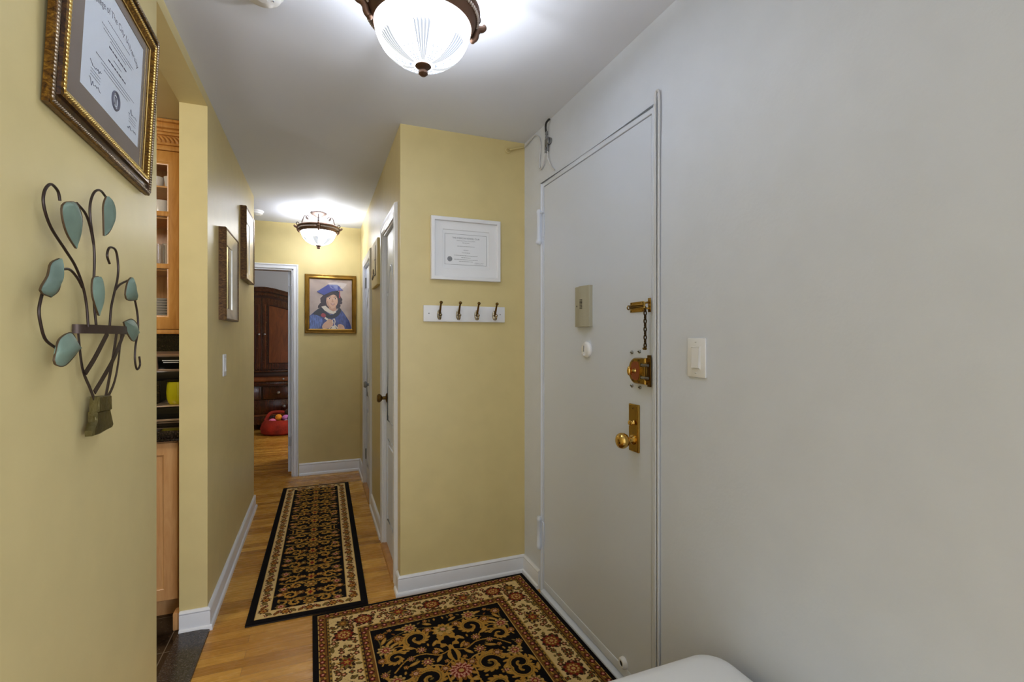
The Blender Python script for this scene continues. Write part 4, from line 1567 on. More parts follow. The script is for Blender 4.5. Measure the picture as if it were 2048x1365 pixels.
shape([(0.069, 1.737), (0.098, 1.760), (0.126, 1.772), (0.155, 1.758), (0.170, 1.73), (0.172, 1.69), (0.155, 1.653), (0.126, 1.630), (0.098, 1.637), (0.074, 1.662), (0.065, 1.702)], 6)
shape([(0.071, 1.70), (0.082, 1.70), (0.090, 1.665), (0.112, 1.640), (0.098, 1.638), (0.076, 1.662)], 5)
shape([(0.066, 1.735), (0.080, 1.775), (0.120, 1.792), (0.165, 1.775), (0.176, 1.735), (0.160, 1.757), (0.130, 1.768), (0.100, 1.755), (0.078, 1.740)], 4)
for ex in (0.097, 0.149):
    disc(ex, 1.7285, 0.0125, 0.0055, 7)
    disc(ex, 1.7285, 0.0055, 0.0058, 4)
    shape([(ex - 0.016, 1.742), (ex, 1.749), (ex + 0.015, 1.744), (ex + 0.014, 1.741), (ex, 1.745), (ex - 0.015, 1.739)], 4, curve=False)
shape([(0.119, 1.722), (0.127, 1.722), (0.131, 1.704), (0.136, 1.696), (0.125, 1.691), (0.112, 1.695), (0.117, 1.704)], 5)
shape([(0.104, 1.676), (0.119, 1.681), (0.126, 1.679), (0.133, 1.681), (0.146, 1.676), (0.126, 1.662)], 9)
shape([(0.109, 1.6755), (0.126, 1.6772), (0.142, 1.6755), (0.126, 1.670)], 7)
shape([(0.05, 1.772), (0.06, 1.800), (0.150, 1.812), (0.190, 1.790), (0.180, 1.765), (0.150, 1.790), (0.100, 1.795)], 3)
shape([(-0.022, 1.792), (0.083, 1.867), (0.170, 1.868), (0.225, 1.812), (0.155, 1.806), (0.117, 1.800), (0.046, 1.762)], 10, curve=False)
shape([(-0.022, 1.792), (0.046, 1.762), (0.117, 1.800), (0.117, 1.796), (0.046, 1.756)], 3, curve=False)
shape([(0.186, 1.812), (0.192, 1.812), (0.197, 1.735), (0.184, 1.735)], 8, curve=False)
shape([(0.027, 1.449), (0.041, 1.479), (0.069, 1.505), (0.093, 1.525), (0.126, 1.511), (0.131, 1.475), (0.107, 1.444), (0.069, 1.430), (0.032, 1.430)], 6)
for k in range(4):
    shape([(0.075 + k * 0.013, 1.512 - k * 0.012), (0.118 + k * 0.002, 1.508 - k * 0.016), (0.119 + k * 0.002, 1.503 - k * 0.016), (0.078 + k * 0.013, 1.508 - k * 0.012)], 5, curve=False)
shape([(0.172, 1.465), (0.198, 1.476), (0.227, 1.461), (0.237, 1.435), (0.232, 1.428), (0.174, 1.428)], 6)
for k in range(3):
    shape([(0.185 + k * 0.013, 1.468 - k * 0.004), (0.191 + k * 0.013, 1.466 - k * 0.004), (0.186 + k * 0.013, 1.432), (0.183 + k * 0.013, 1.432)], 5, curve=False)
shape([(0.085, 1.428), (0.107, 1.448), (0.15, 1.468), (0.176, 1.440), (0.170, 1.428)], 7, curve=False)
shape([(0.100, 1.430), (0.112, 1.446), (0.118, 1.446), (0.110, 1.430)], 3, curve=False)
shape([(0.150, 1.462), (0.160, 1.440), (0.168, 1.430), (0.156, 1.430)], 3, curve=False)
shape([(0.126, 1.526), (0.145, 1.531), (0.152, 1.501), (0.146, 1.475), (0.150, 1.430), (0.141, 1.430), (0.139, 1.478), (0.143, 1.500), (0.140, 1.522), (0.130, 1.521), (0.128, 1.508), (0.134, 1.488), (0.126, 1.484), (0.121, 1.506)], 7, curve=False)
shape([(0.015, 1.564), (0.032, 1.582), (0.055, 1.575), (0.062, 1.555), (0.046, 1.54), (0.022, 1.549)], 8)
shape([(0.046, 1.532), (0.058, 1.545), (0.086, 1.525), (0.076, 1.51)], 7, curve=False)
b.build('print', pm, t, 'printed studio photo of a person in cap and gown holding a rose and scroll')
b = MB(M)
b.box((-pw / 2 - 0.002, -ph / 2 - 0.002, 0.0112), (pw / 2 + 0.002, ph / 2 + 0.002, 0.0122))
b.build('glass', GLASS, t)

# ------------------------------------------------------------------ cream plaque between the closet doors
t = thing('wall_plaque', 'cream canvas plaque with a dark tower figure between the two closet doors', 'wall plaque', (XC, 3.6, 1.70))
M = on_right(3.61, 1.865, XC)
b = MB(M)
b.box((-0.20, -0.160, 0.0), (0.20, 0.160, 0.022), 0.002, 1)
b.build('canvas', [CREAM], t)
b = MB(M)
b.prism([(0.045, -0.085), (0.060, -0.02), (0.070, 0.06), (0.072, 0.125), (0.078, 0.125), (0.082, 0.06), (0.095, -0.02), (0.115, -0.085), (0.100, -0.090), (0.080, -0.068), (0.060, -0.090)], 0.022, 0.025)
b.box((0.060, 0.020, 0.022), (0.090, 0.026, 0.027))
b.build('tower_figure', IRON, t, 'dark pointed tower shape')
b = MB(M)
b.tube(smooth_path([(-0.10, -0.100, 0.026), (-0.06, -0.086, 0.026), (-0.03, -0.070, 0.026), (0.0, -0.080, 0.026), (0.05, -0.085, 0.026)]), 0.003, 6)
b.tube([(-0.03, -0.070, 0.026), (-0.035, -0.03, 0.026)], 0.003, 6)
b.tube([(-0.04, -0.090, 0.026), (-0.12, -0.085, 0.026)], 0.003, 6)
b.build('branch', IRON, t)

# ------------------------------------------------------------------ white bench, lower right
t = thing('storage_bench', 'white bench with a rounded-corner lid against the right wall', 'bench', (0.80, 0.72, 0.0))


def rrect(x0, x1, y0, y1, r, k=10):
    out = []
    for cx_, cy_, a0 in ((x1 - r, y1 - r, 0), (x0 + r, y1 - r, PI / 2), (x0 + r, y0 + r, PI), (x1 - r, y0 + r, 1.5 * PI)):
        for i in range(k + 1):
            a = a0 + (PI / 2) * i / k
            out.append((cx_ + r * math.cos(a), cy_ + r * math.sin(a)))
    return out


def stacked(mb, x0, x1, y0, y1, r, levels):
    """levels: (inset, z)"""
    rings = [rrect(x0 + i, x1 - i, y0 + i, y1 - i, max(r - i, 0.005)) for i, z in levels]
    n = len(rings[0])
    vs = []
    for rg, (i, z) in zip(rings, levels):
        vs += [(x, y, z) for x, y in rg]
    fs = [list(range(n))[::-1], [(len(levels) - 1) * n + k for k in range(n)]]
    for l in range(len(levels) - 1):
        for k in range(n):
            j = (k + 1) % n
            fs.append((l * n + k, l * n + j, (l + 1) * n + j, (l + 1) * n + k))
    mb.add(vs, fs, 0, True)


BX = (0.50, 1.046, 0.30, 1.074)
b = MB()
stacked(b, BX[0] + 0.015, BX[1] - 0.015, BX[2] + 0.015, BX[3] - 0.015, 0.06, [(0.01, 0.0), (0.0, 0.01), (0.0, 0.405), (0.0, 0.41)])
b.build('body', BENCHWHITE, t)
b = MB()
stacked(b, *BX, 0.075, [(0.006, 0.412), (0.0, 0.418), (0.0, 0.436), (0.004, 0.443), (0.012, 0.4475), (0.035, 0.450), (0.09, 0.4515), (0.15, 0.452)])
b.build('lid', BENCHWHITE, t)

# ------------------------------------------------------------------ rugs
PAL = {k: np.array(lin(v)) for k, v in dict(
    black=(16, 13, 16), cream=(214, 184, 126), gold=(178, 132, 56), olive=(116, 96, 48), rust=(128, 76, 30), red=(122, 38, 30),
    brown=(92, 56, 30), pink=(204, 148, 122), dkbrown=(52, 30, 22), straw=(190, 152, 84), guard=(120, 78, 34)).items()}


class Canvas:
    """paints a woven pattern onto a grid; x across, d along, metres"""
    def __init__(s, w, l, step):
        s.st = step
        s.nx, s.ny = int(round(w / step)) + 1, int(round(l / step)) + 1
        s.img = np.zeros((s.ny, s.nx, 3))
        s.x = np.arange(s.nx) * step
        s.d = np.arange(s.ny) * step
        s.X, s.D = np.meshgrid(s.x, s.d)

    def win(s, x0, x1, d0, d1):
        i0, i1 = max(0, int(x0 / s.st) - 1), min(s.nx, int(x1 / s.st) + 2)
        j0, j1 = max(0, int(d0 / s.st) - 1), min(s.ny, int(d1 / s.st) + 2)
        return (slice(j0, j1), slice(i0, i1)) if i1 > i0 and j1 > j0 else None

    def mask(s, m, c):
        s.img[m] = PAL[c]

    def blob(s, x, d, rx, ry, c, ang=0.0, lobes=0, amp=0.0, ph=0.0):
        R = max(rx, ry) * (1 + amp)
        w = s.win(x - R, x + R, d - R, d + R)
        if w is None: return
        X, D = s.X[w] - x, s.D[w] - d
        ca, sa = math.cos(ang), math.sin(ang)
        U, V = (X * ca + D * sa) / rx, (-X * sa + D * ca) / ry
        r = np.hypot(U, V)
        if lobes:
            lim = 1 + amp * np.cos(lobes * (np.arctan2(V, U) - ph))
        else:
            lim = 1.0
        sub = s.img[w]
        sub[r < lim] = PAL[c]

    def stroke(s, pts, w0, c, w1=None):
        n = len(pts)
        for i, (x, d) in enumerate(pts):
            t = i / max(1, n - 1)
            r = w0 if w1 is None else w0 + (w1 - w0) * t
            s.blob(x, d, max(r, s.st * 0.55), max(r, s.st * 0.55), c)

    def flower(s, x, d, r, cols, petals=8, ang=0.0, asp=1.0):
        k = len(cols)
        for i, c in enumerate(cols):
            rr = r * (1 - i / k) ** 0.9
            s.blob(x, d, rr, rr * asp, c, ang, petals if i < k - 1 else 0, 0.16 if i < k - 1 else 0, 0.4 * i)

    def leaf(s, x, d, ln, wd, ang, c, edge=None):
        for t in np.linspace(0, 1, 9):
            r = wd * math.sin(PI * (0.08 + 0.88 * t)) ** 0.8
            px, pd = x + ln * t * math.cos(ang), d + ln * t * math.sin(ang)
            if edge: s.blob(px, pd, r + s.st, r + s.st, edge)
        for t in np.linspace(0, 1, 9):
            r = wd * math.sin(PI * (0.08 + 0.88 * t)) ** 0.8
            s.blob(x + ln * t * math.cos(ang), d + ln * t * math.sin(ang), r, r, c)

    def scroll(s, x, d, r, a0, turns, sgn, w, c, edge=None, lobes=False, hi=None):
        """spiral band; with lobes it reads as a curling acanthus leaf"""
        n = int(34 * turns) + 8
        pts = []
        for i in range(n):
            t = i / (n - 1)
            a = a0 + sgn * turns * 2 * PI * t
            rr = r * (1 - 0.80 * t)
            pts.append((x + rr * math.cos(a), d + rr * math.sin(a), a, t))
        if lobes:
            for px, pd, a, t in pts[::3]:
                if t > 0.75: continue
                L = w * 2.4 * (1 - 0.6 * t)
                s.blob(px + L * 0.55 * math.cos(a), pd + L * 0.55 * math.sin(a), L * 0.75, w * 0.62, c, a - sgn * 0.7)
        if edge:
            s.stroke([(p[0], p[1]) for p in pts], w + s.st * 0.9, edge, w * 0.5 + s.st)
        s.stroke([(p[0], p[1]) for p in pts], w, c, w * 0.5)
        if hi:
            s.stroke([(p[0], p[1]) for p in pts[2:-4]], w * 0.35, hi, w * 0.2)


def build_rug(name, img, step, cx, cy, w, l, thick, rot, label, group=None):
    """img rows run from the far edge towards the camera"""
    ny, nx = img.shape[:2]
    t = thing(name, label, 'rug', (cx, cy, 0.0), group)
    me = bpy.data.meshes.new('pile')
    xs = np.linspace(-w / 2, w / 2, nx)
    ys = np.linspace(l / 2, -l / 2, ny)
    X, Y = np.meshgrid(xs, ys)
    rg = np.random.default_rng(7)
    Z = thick + 0.0007 * (rg.random(X.shape) - 0.5)
    edge = np.minimum(np.minimum(X - xs[0], xs[-1] - X), np.minimum(ys[0] - Y, Y - ys[-1]))
    Z = np.where(edge < 0.006, thick - (0.006 - edge) * 0.5, Z)
    lum = img.sum(axis=2)
    Z = Z + 0.0006 * np.clip(lum, 0, 1)
    cr, sr = math.cos(rot), math.sin(rot)
    co = np.stack([X * cr - Y * sr, X * sr + Y * cr, Z], axis=-1).reshape(-1, 3)
    idx = np.arange(nx * ny).reshape(ny, nx)
    a, b_, c, d = idx[:-1, :-1], idx[:-1, 1:], idx[1:, 1:], idx[1:, :-1]
    faces = np.stack([a, d, c, b_], axis=-1).reshape(-1, 4)
    me.vertices.add(len(co))
    me.vertices.foreach_set('co', co.ravel())
    me.loops.add(faces.size)
    me.loops.foreach_set('vertex_index', faces.ravel().astype(np.int32))
    me.polygons.add(len(faces))
    me.polygons.foreach_set('loop_start', np.arange(0, faces.size, 4, dtype=np.int32))
    me.polygons.foreach_set('loop_total', np.full(len(faces), 4, dtype=np.int32))
    me.update(calc_edges=True)
    jit = 1 + 0.22 * (rg.random((ny, nx, 1)) - 0.5)
    col = np.concatenate([np.clip(img * jit, 0, 1), np.ones((ny, nx, 1))], axis=2).reshape(-1, 4).astype(np.float32)
    at = me.color_attributes.new('weave', 'FLOAT_COLOR', 'POINT')
    at.data.foreach_set('color', col.ravel())
    m = Mat('woven_pile', (90, 70, 50), 0.92)
    ca = m.n('ShaderNodeVertexColor')
    ca.layer_name = 'weave'
    m.base(ca.outputs['Color'])
    m.bump(m.noise(420, 2), 0.5, 0.003)
    m.b.inputs['Specular IOR Level'].default_value = 0.1
    me.materials.append(m.m)
    o = bpy.data.objects.new('pile', me)
    COL.objects.link(o)
    o.parent = t
    b = MB(Matrix.Translation((cx, cy, 0)) @ Matrix.Rotation(rot, 4, 'Z'))
    b.box((-w / 2 + 0.0005, -l / 2 + 0.0005, 0.0), (w / 2 - 0.0005, l / 2 - 0.0005, thick - 0.0035))
    b.build('binding', BLACK, t, 'black bound edge')
    return t


def quad_to_full(q, odd_x, odd_d):
    full = np.concatenate([q, q[:, ::-1][:, 1:]], axis=1)
    return np.concatenate([full, full[::-1][1:]], axis=0)


# --- large entrance rug (a quarter is drawn, then mirrored both ways)
RW, RL, ST = 1.092, 1.42, 0.002
hw, hl = RW / 2, RL / 2
cv = Canvas(hw, hl, ST)
E_ = np.minimum(cv.X, cv.D)
def band(a, b_, c): cv.mask((E_ >= a) & (E_ < b_), c)
cv.img[:] = PAL['black']
band(0.024, 0.027, 'straw')
band(0.027, 0.058, 'guard')
band(0.058, 0.061, 'dkbrown')
band(0.061, 0.071, 'olive')
band(0.071, 0.188, 'cream')
band(0.188, 0.191, 'straw')
band(0.191, 0.200, 'olive')
band(0.200, 0.203, 'dkbrown')
band(0.203, 0.236, 'guard')
band(0.236, 0.2385, 'straw')
rng = random.Random(11)


def along_border(e, spacing, fn, start=None):
    """call fn(x, d, i, horizontal) along the far border then down the side border"""
    i = 0
    x = hw
    while x > e - 0.001:
        fn(x, e, i, True)
        x -= spacing
        i += 1
    d = x + spacing
    d = e + (e - x if False else spacing)
    i = 0
    while d < hl + spacing:
        fn(e, d, i, False)
        d += spacing
        i += 1


def guard(e, wdt):
    def fn(x, d, i, hz):
        j = 0.006 * (1 if i % 2 else -1)
        px, pd = (x, d + j) if hz else (x + j, d)
        if i % 2 == 0:
            cv.flower(px, pd, wdt * 0.42, ['dkbrown', 'red', 'pink'], 5, i)
        else:
            cv.leaf(px - 0.008, pd - 0.004, 0.018, 0.0045, 0.6 if hz else 1.2, 'gold', 'dkbrown')
            cv.blob(px, pd, 0.003, 0.003, 'olive')
    along_border(e, 0.020, fn)


guard(0.0425, 0.030)
guard(0.2195, 0.030)


def guard_olive(e):
    def fn(x, d, i, hz):
        cv.blob(x, d, 0.0045, 0.0035, 'dkbrown' if i % 2 else 'gold', 0 if hz else PI / 2)
    along_border(e, 0.013, fn)


guard_olive(0.066)
guard_olive(0.1955)
mid = 0.1295


def small_bits(x, d, i, hz):
    for k in range(4):
        off_ = (-0.042, -0.016, 0.014, 0.041)[k]
        px = x + rng.uniform(-0.008, 0.008) + (0 if hz else off_)
        pd = d + rng.uniform(-0.008, 0.008) + (off_ if hz else 0)
        kind = rng.random()
        if kind < 0.45:
            cv.flower(px, pd, 0.0125, ['dkbrown', 'rust', 'pink'], 5, rng.uniform(0, 3))
        elif kind < 0.75:
            cv.flower(px, pd, 0.0115, ['dkbrown', 'olive', 'red'], 4, rng.uniform(0, 3))
        else:
            cv.leaf(px - 0.01, pd, 0.022, 0.0055, rng.uniform(0, PI), 'olive', 'dkbrown')


along_border(mid, 0.0275, small_bits)
def vine(x, d, i, hz):
    pts = []
    for k in range(26):
        t = k / 25
        o = 0.030 * math.sin(2 * PI * t + (PI if i % 2 else 0))
        pts.append((x - 0.162 * t, d + o) if hz else (d * 0 + x + o, d + 0.162 * t))
    cv.stroke(pts, 0.0016, 'rust')
along_border(mid, 0.162, vine)


def palmette(x, d, i, hz):
    if i % 2 == 0:
        cv.flower(x, d, 0.043, ['dkbrown', 'red', 'rust', 'straw', 'red', 'straw'], 9, 0.2, 0.85 if hz else 1.0)
    else:
        cv.blob(x, d, 0.050 if hz else 0.036, 0.036 if hz else 0.050, 'cream', 0, 10, 0.12)
        cv.blob(x, d, 0.046 if hz else 0.033, 0.033 if hz else 0.046, 'dkbrown', 0, 10, 0.14)
        cv.blob(x, d + 0.003, 0.033 if hz else 0.024, 0.024 if hz else 0.033, 'olive', 0, 7, 0.2)
        cv.blob(x, d, 0.020, 0.020, 'red', 0, 6, 0.25)
        cv.blob(x, d, 0.010, 0.010, 'gold', 0, 5, 0.3)
        for k in range(6):
            a = k * PI / 3
            cv.leaf(x + 0.028 * math.cos(a), d + 0.024 * math.sin(a), 0.016, 0.004, a + 0.5, 'gold')


i = 0
x = hw
while x > 0.18:
    palmette(x, mid, i, True)
    x -= 0.162
    i += 1
d = 0.222
i = 0
while d < hl + 0.1:
    palmette(mid, d, i, False)
    d += 0.196
    i += 1
cv.flower(mid, mid, 0.030, ['dkbrown', 'olive', 'rust', 'gold'], 8)

# field: black ground with gold arabesque
def acanthus(x, d, r, a0, sgn):
    r *= 1.12
    cv.scroll(x, d, r, a0, 1.2, sgn, r * 0.19, 'gold', None, True)
    cv.scroll(x, d, r * 0.96, a0, 1.15, sgn, r * 0.055, 'olive')


def rosette(x, d, r, pal):
    cv.flower(x, d, r, pal, 9, rng.uniform(0, 1))
    for k in range(7):
        a = k * 2 * PI / 7
        cv.blob(x + r * 0.62 * math.cos(a), d + r * 0.62 * math.sin(a), r * 0.16, r * 0.10, 'rust', a)


PA = ['straw', 'olive', 'pink', 'red', 'straw']
PB = ['gold', 'dkbrown', 'pink', 'red', 'cream']
PC = ['rust', 'gold', 'dkbrown', 'pink', 'straw']
f0 = 0.2385
fm = (E_ >= f0)
keep = cv.img.copy()
# vines first
def curve(pts, w, c): cv.stroke([(p.x, p.y) for p in smooth_path([(a, b2, 0) for a, b2 in pts], 14)], w, c)
curve([(0.30, 0.56), (0.36, 0.50), (0.43, 0.49), (0.49, 0.52), (0.545, 0.50)], 0.0034, 'gold')
curve([(0.26, 0.50), (0.29, 0.44), (0.33, 0.40), (0.38, 0.42), (0.42, 0.46)], 0.0030, 'gold')
curve([(0.27, 0.60), (0.34, 0.62), (0.40, 0.58), (0.47, 0.58), (0.52, 0.63)], 0.0034, 'straw')
curve([(0.30, 0.34), (0.36, 0.31), (0.42, 0.30), (0.48, 0.31), (0.545, 0.33)], 0.0028, 'olive')
curve([(0.26, 0.72), (0.31, 0.76), (0.38, 0.74), (0.44, 0.78), (0.50, 0.82)], 0.0034, 'gold')
curve([(0.545, 0.56), (0.50, 0.60), (0.49, 0.66), (0.50, 0.72), (0.545, 0.76)], 0.0034, 'gold')
curve([(0.26, 0.30), (0.27, 0.36), (0.26, 0.42), (0.27, 0.48)], 0.0026, 'olive')
acanthus(0.425, 0.375, 0.052, 2.6, 1)
acanthus(0.318, 0.475, 0.040, -0.6, -1)
acanthus(0.425, 0.645, 0.056, 3.4, 1)
acanthus(0.310, 0.690, 0.046, 0.4, -1)
acanthus(0.440, 0.800, 0.050, 0.2, 1)
acanthus(0.330, 0.830, 0.042, 2.0, -1)
for lx, ld, ln, an in ((0.29, 0.375, 0.07, -0.75), (0.305, 0.39, 0.06, -0.45), (0.275, 0.36, 0.05, -1.1), (0.36, 0.545, 0.05, -0.4), (0.48, 0.47, 0.045, 0.9),
                       (0.36, 0.42, 0.04, 0.5), (0.255, 0.55, 0.05, 1.2), (0.47, 0.56, 0.045, -0.9), (0.50, 0.42, 0.04, 2.2), (0.36, 0.68, 0.05, 0.9), (0.49, 0.70, 0.045, 0.4), (0.26, 0.66, 0.045, 1.9),
                       (0.38, 0.755, 0.05, 0.2), (0.27, 0.78, 0.04, 0.8), (0.50, 0.77, 0.04, -0.6), (0.345, 0.275, 0.05, 0.15), (0.47, 0.275, 0.04, 0.5)):
    cv.leaf(lx, ld, ln, 0.0085, an, 'gold')
    cv.leaf(lx + 0.2 * ln * math.cos(an), ld + 0.2 * ln * math.sin(an), ln * 0.5, 0.003, an, 'straw')
# central palmettes
cv.blob(0.545, 0.355, 0.046, 0.042, 'gold', 0, 11, 0.14)
cv.blob(0.545, 0.360, 0.036, 0.032, 'straw', 0, 9, 0.18)
cv.blob(0.545, 0.350, 0.022, 0.020, 'olive', 0, 7, 0.2)
cv.blob(0.545, 0.350, 0.010, 0.012, 'pink', 0, 5, 0.2)
cv.blob(0.545, 0.435, 0.046, 0.050, 'gold', 0, 8, 0.16)
cv.blob(0.545, 0.440, 0.026, 0.032, 'black', 0, 4, 0.25)
cv.blob(0.545, 0.540, 0.022, 0.060, 'gold', 0, 4, 0.2)
cv.blob(0.545, 0.540, 0.008, 0.040, 'black')
cv.flower(0.545, 0.645, 0.050, ['rust', 'pink', 'red', 'pink', 'red', 'straw'], 12)
for k in range(10):
    a = k * PI / 5
    cv.blob(0.545 + 0.056 * math.cos(a), 0.645 + 0.054 * math.sin(a), 0.014, 0.007, 'gold', a)
cv.blob(0.545, 0.775, 0.040, 0.044, 'gold', 0, 8, 0.18)
cv.blob(0.545, 0.775, 0.024, 0.026, 'black', 0, 6, 0.2)
cv.flower(0.545, 0.86, 0.05, ['gold', 'red', 'pink', 'rust', 'straw'], 10)
for x, d, r, p in ((0.405, 0.285, 0.030, PA), (0.285, 0.405, 0.032, PA), (0.345, 0.345, 0.022, PC), (0.480, 0.330, 0.018, PC), (0.425, 0.460, 0.020, PB), (0.275, 0.300, 0.022, PC), (0.434, 0.545, 0.024, PB), (0.300, 0.610, 0.030, PA),
                   (0.375, 0.595, 0.020, PC), (0.480, 0.495, 0.016, PC), (0.262, 0.470, 0.016, PC), (0.375, 0.500, 0.015, PB), (0.490, 0.610, 0.020, PC), (0.262, 0.560, 0.016, PB), (0.380, 0.720, 0.024, PB), (0.265, 0.740, 0.024, PA),
                   (0.490, 0.735, 0.020, PC), (0.340, 0.765, 0.018, PC), (0.270, 0.830, 0.020, PB), (0.390, 0.835, 0.022, PA)):
    rosette(x, d, r, p)
for k in range(420):
    x, d = rng.uniform(0.25, 0.54), rng.uniform(0.25, hl)
    j, i2 = min(cv.ny - 1, int(d / ST)), min(cv.nx - 1, int(x / ST))
    w_ = cv.img[max(0, j - 5):j + 6, max(0, i2 - 5):i2 + 6]
    if np.abs(w_ - PAL['black']).max() < 1e-6:
        if rng.random() < 0.3: cv.flower(x, d, 0.010, ['gold', 'red', 'straw'], 5)
        else: cv.leaf(x - 0.009, d, 0.018, 0.0045, rng.uniform(0, PI), rng.choice(['gold', 'olive', 'rust']))
cv.img[~fm] = keep[~fm]
big = quad_to_full(cv.img, True, True)
build_rug('area_rug', big, ST, 0.527, 2.507 - RL / 2, RW, RL, 0.011, math.radians(0.9), 'wide black and gold floral rug with cream border in front of the entrance door')

# --- hall runner
RW2, RL2 = 0.546, 2.20
ST = 0.0025
hw, hl = RW2 / 2, RL2 / 2
cv = Canvas(hw, hl, ST)
E_ = np.minimum(cv.X, cv.D)
cv.img[:] = PAL['black']
band(0.033, 0.036, 'straw')
band(0.036, 0.096, 'cream')
band(0.096, 0.100, 'straw')
rng = random.Random(23)
mid = 0.066


def rb(x, d, i, hz):
    if i % 3 == 0:
        cv.flower(x, d, 0.022, ['dkbrown', 'rust', 'gold', 'red'], 8, 0.3)
    elif i % 3 == 1:
        cv.leaf(x - 0.012, d - 0.012, 0.030, 0.008, 0.8, 'rust', 'dkbrown')
        cv.flower(x + 0.010, d + 0.010, 0.009, ['dkbrown', 'red', 'pink'], 5)
    else:
        cv.leaf(x - 0.012, d + 0.012, 0.030, 0.008, -0.8, 'olive', 'dkbrown')
        cv.flower(x - 0.012, d - 0.014, 0.008, ['dkbrown', 'rust', 'pink'], 5)
    for k in range(2):
        ex, ed = rng.uniform(-0.024, 0.024), rng.uniform(-0.024, 0.024)
        cv.blob(x + ex, d + ed, 0.0045, 0.003, rng.choice(['rust', 'olive', 'red', 'gold']), rng.uniform(0, 3))


along_border(mid, 0.036, rb)
keep = cv.img.copy()
fm = E_ >= 0.100
d = 0.13
row = 0
while d < hl + 0.1:
    xm = hw
    if row % 2 == 0:
        cv.flower(xm, d, 0.030, ['gold', 'olive', 'rust', 'straw'], 9)
        cv.scroll(xm - 0.068, d + 0.01, 0.030, 0.5, 1.2, 1, 0.0062, 'gold', None, True)
        cv.flower(xm - 0.132, d - 0.012, 0.024, ['olive', 'rust', 'pink', 'red'], 8)
        curve([(xm, d + 0.03), (xm - 0.05, d + 0.05), (xm - 0.10, d + 0.035), (xm - 0.15, d + 0.05)], 0.0030, 'gold')
    else:
        cv.blob(xm, d, 0.022, 0.036, 'gold', 0, 6, 0.2)
        cv.blob(xm, d, 0.010, 0.018, 'red', 0, 4, 0.2)
        cv.scroll(xm - 0.095, d, 0.034, 2.8, 1.2, -1, 0.0066, 'gold', None, True)
        cv.flower(xm - 0.048, d + 0.016, 0.018, ['rust', 'olive', 'straw'], 7)
        cv.flower(xm - 0.145, d + 0.02, 0.018, ['rust', 'gold', 'pink'], 7)
        curve([(xm, d - 0.03), (xm - 0.04, d - 0.04), (xm - 0.08, d - 0.05), (xm - 0.15, d - 0.03)], 0.0030, 'olive')
    for k in range(7):
        lx, ld = xm - rng.uniform(0.01, 0.165), d + rng.uniform(-0.045, 0.045)
        cv.leaf(lx, ld, 0.024, 0.0055, rng.uniform(0, 2 * PI), rng.choice(['gold', 'gold', 'olive', 'rust']))
    d += 0.088
    row += 1
cv.img[~fm] = keep[~fm]
run = quad_to_full(cv.img, True, True)
build_rug('hall_runner', run, ST, -0.033, 2.515 + RL2 / 2, RW2, RL2, 0.010, math.radians(-0.6), 'long narrow black and gold runner rug lying along the hall')

# ------------------------------------------------------------------ kitchen glimpsed through the opening
YU = 2.97
cab = thing('upper_cabinet', 'honey maple upper cabinet with a glass door and rope crown moulding in the kitchen', 'kitchen cabinet', (-0.91, YU + 0.16, 1.376))
cx0, cx1 = -1.16, -0.655
cz0, cz1 = 1.376, 2.30
b = MB()
b.box((cx0, YU + 0.02, cz0), (cx0 + 0.018, 3.298, cz1))
b.box((cx1 - 0.018, YU + 0.02, cz0), (cx1, 3.298, cz1))
b.box((cx0, YU + 0.02, cz0), (cx1, 3.298, cz0 + 0.018))
b.box((cx0, YU + 0.02, cz1 - 0.018), (cx1, 3.298, cz1))
b.box((cx0, 3.286, cz0), (cx1, 3.298, cz1))
b.build('carcass', MAPLE, cab)
b = MB()
b.box((cx0 - 0.01, YU - 0.004, cz0 - 0.022), (cx1 + 0.01, YU + 0.10, cz0), 0.004, 2)
b.build('light_rail', MAPLE, cab)
b = MB()
DM = on_face((cx0 + cx1) / 2, (cz0 + cz1) / 2, YU + 0.02)
dw, dh = cx1 - cx0 - 0.006, cz1 - cz0 - 0.008
b = MB(DM)
b.frame(dw, dh, [(0, 0), (0, 0.018), (0.003, 0.020), (0.056, 0.020), (0.060, 0.016), (0.068, 0.012), (0.070, 0.012), (0.070, 0)])
dr = b.build('door', MAPLE, cab)
for z in (1.974, 1.704):
    b = MB()
    b.box((cx0 + 0.06, YU + 0.002, z - 0.013), (cx1 - 0.06, YU + 0.018, z + 0.013), 0.004, 2)
    b.build('muntin', MAPLE, dr)
b = MB()
b.box((cx0 + 0.06, YU + 0.010, cz0 + 0.06), (cx1 - 0.06, YU + 0.013, cz1 - 0.06))
b.build('glass', GLASS, dr)
b = MB()
for (y0_, z0_, z1_) in ((0.0, 2.30, 2.325), (0.012, 2.325, 2.335), (0.022, 2.372, 2.386), (0.030, 2.386, 2.40), (0.048, 2.40, 2.425), (0.065, 2.425, H - 0.008)):
    b.box((cx0 - y0_, YU - y0_, z0_), (cx1 + y0_, 3.298, z1_), 0.004, 2)
b.box((cx0 - 0.005, YU - 0.005, 2.335), (cx1 + 0.005, 3.298, 2.372))
cr = b.build('crown_moulding', MAPLE, cab)
b = MB()
n = 26
for k in range(n):
    u = cx0 + (cx1 - cx0) * (k + 0.5) / n
    L = Matrix.Translation((u, YU - 0.008, 2.3535)) @ Matrix.Rotation(-0.65, 4, 'Y')
    b.sphere((0, 0, 0), 0.009, segs=8, rings=6, sc=(0.75, 0.9, 2.3), L=L)
b.build('rope_band', MAPLE, cr)
for z in (2.122, 1.961, 1.690):
    b = MB()
    b.box((cx0 + 0.02, YU + 0.03, z - 0.008), (cx1 - 0.02, 3.284, z))
    b.build('shelf', MAPLE, cab)

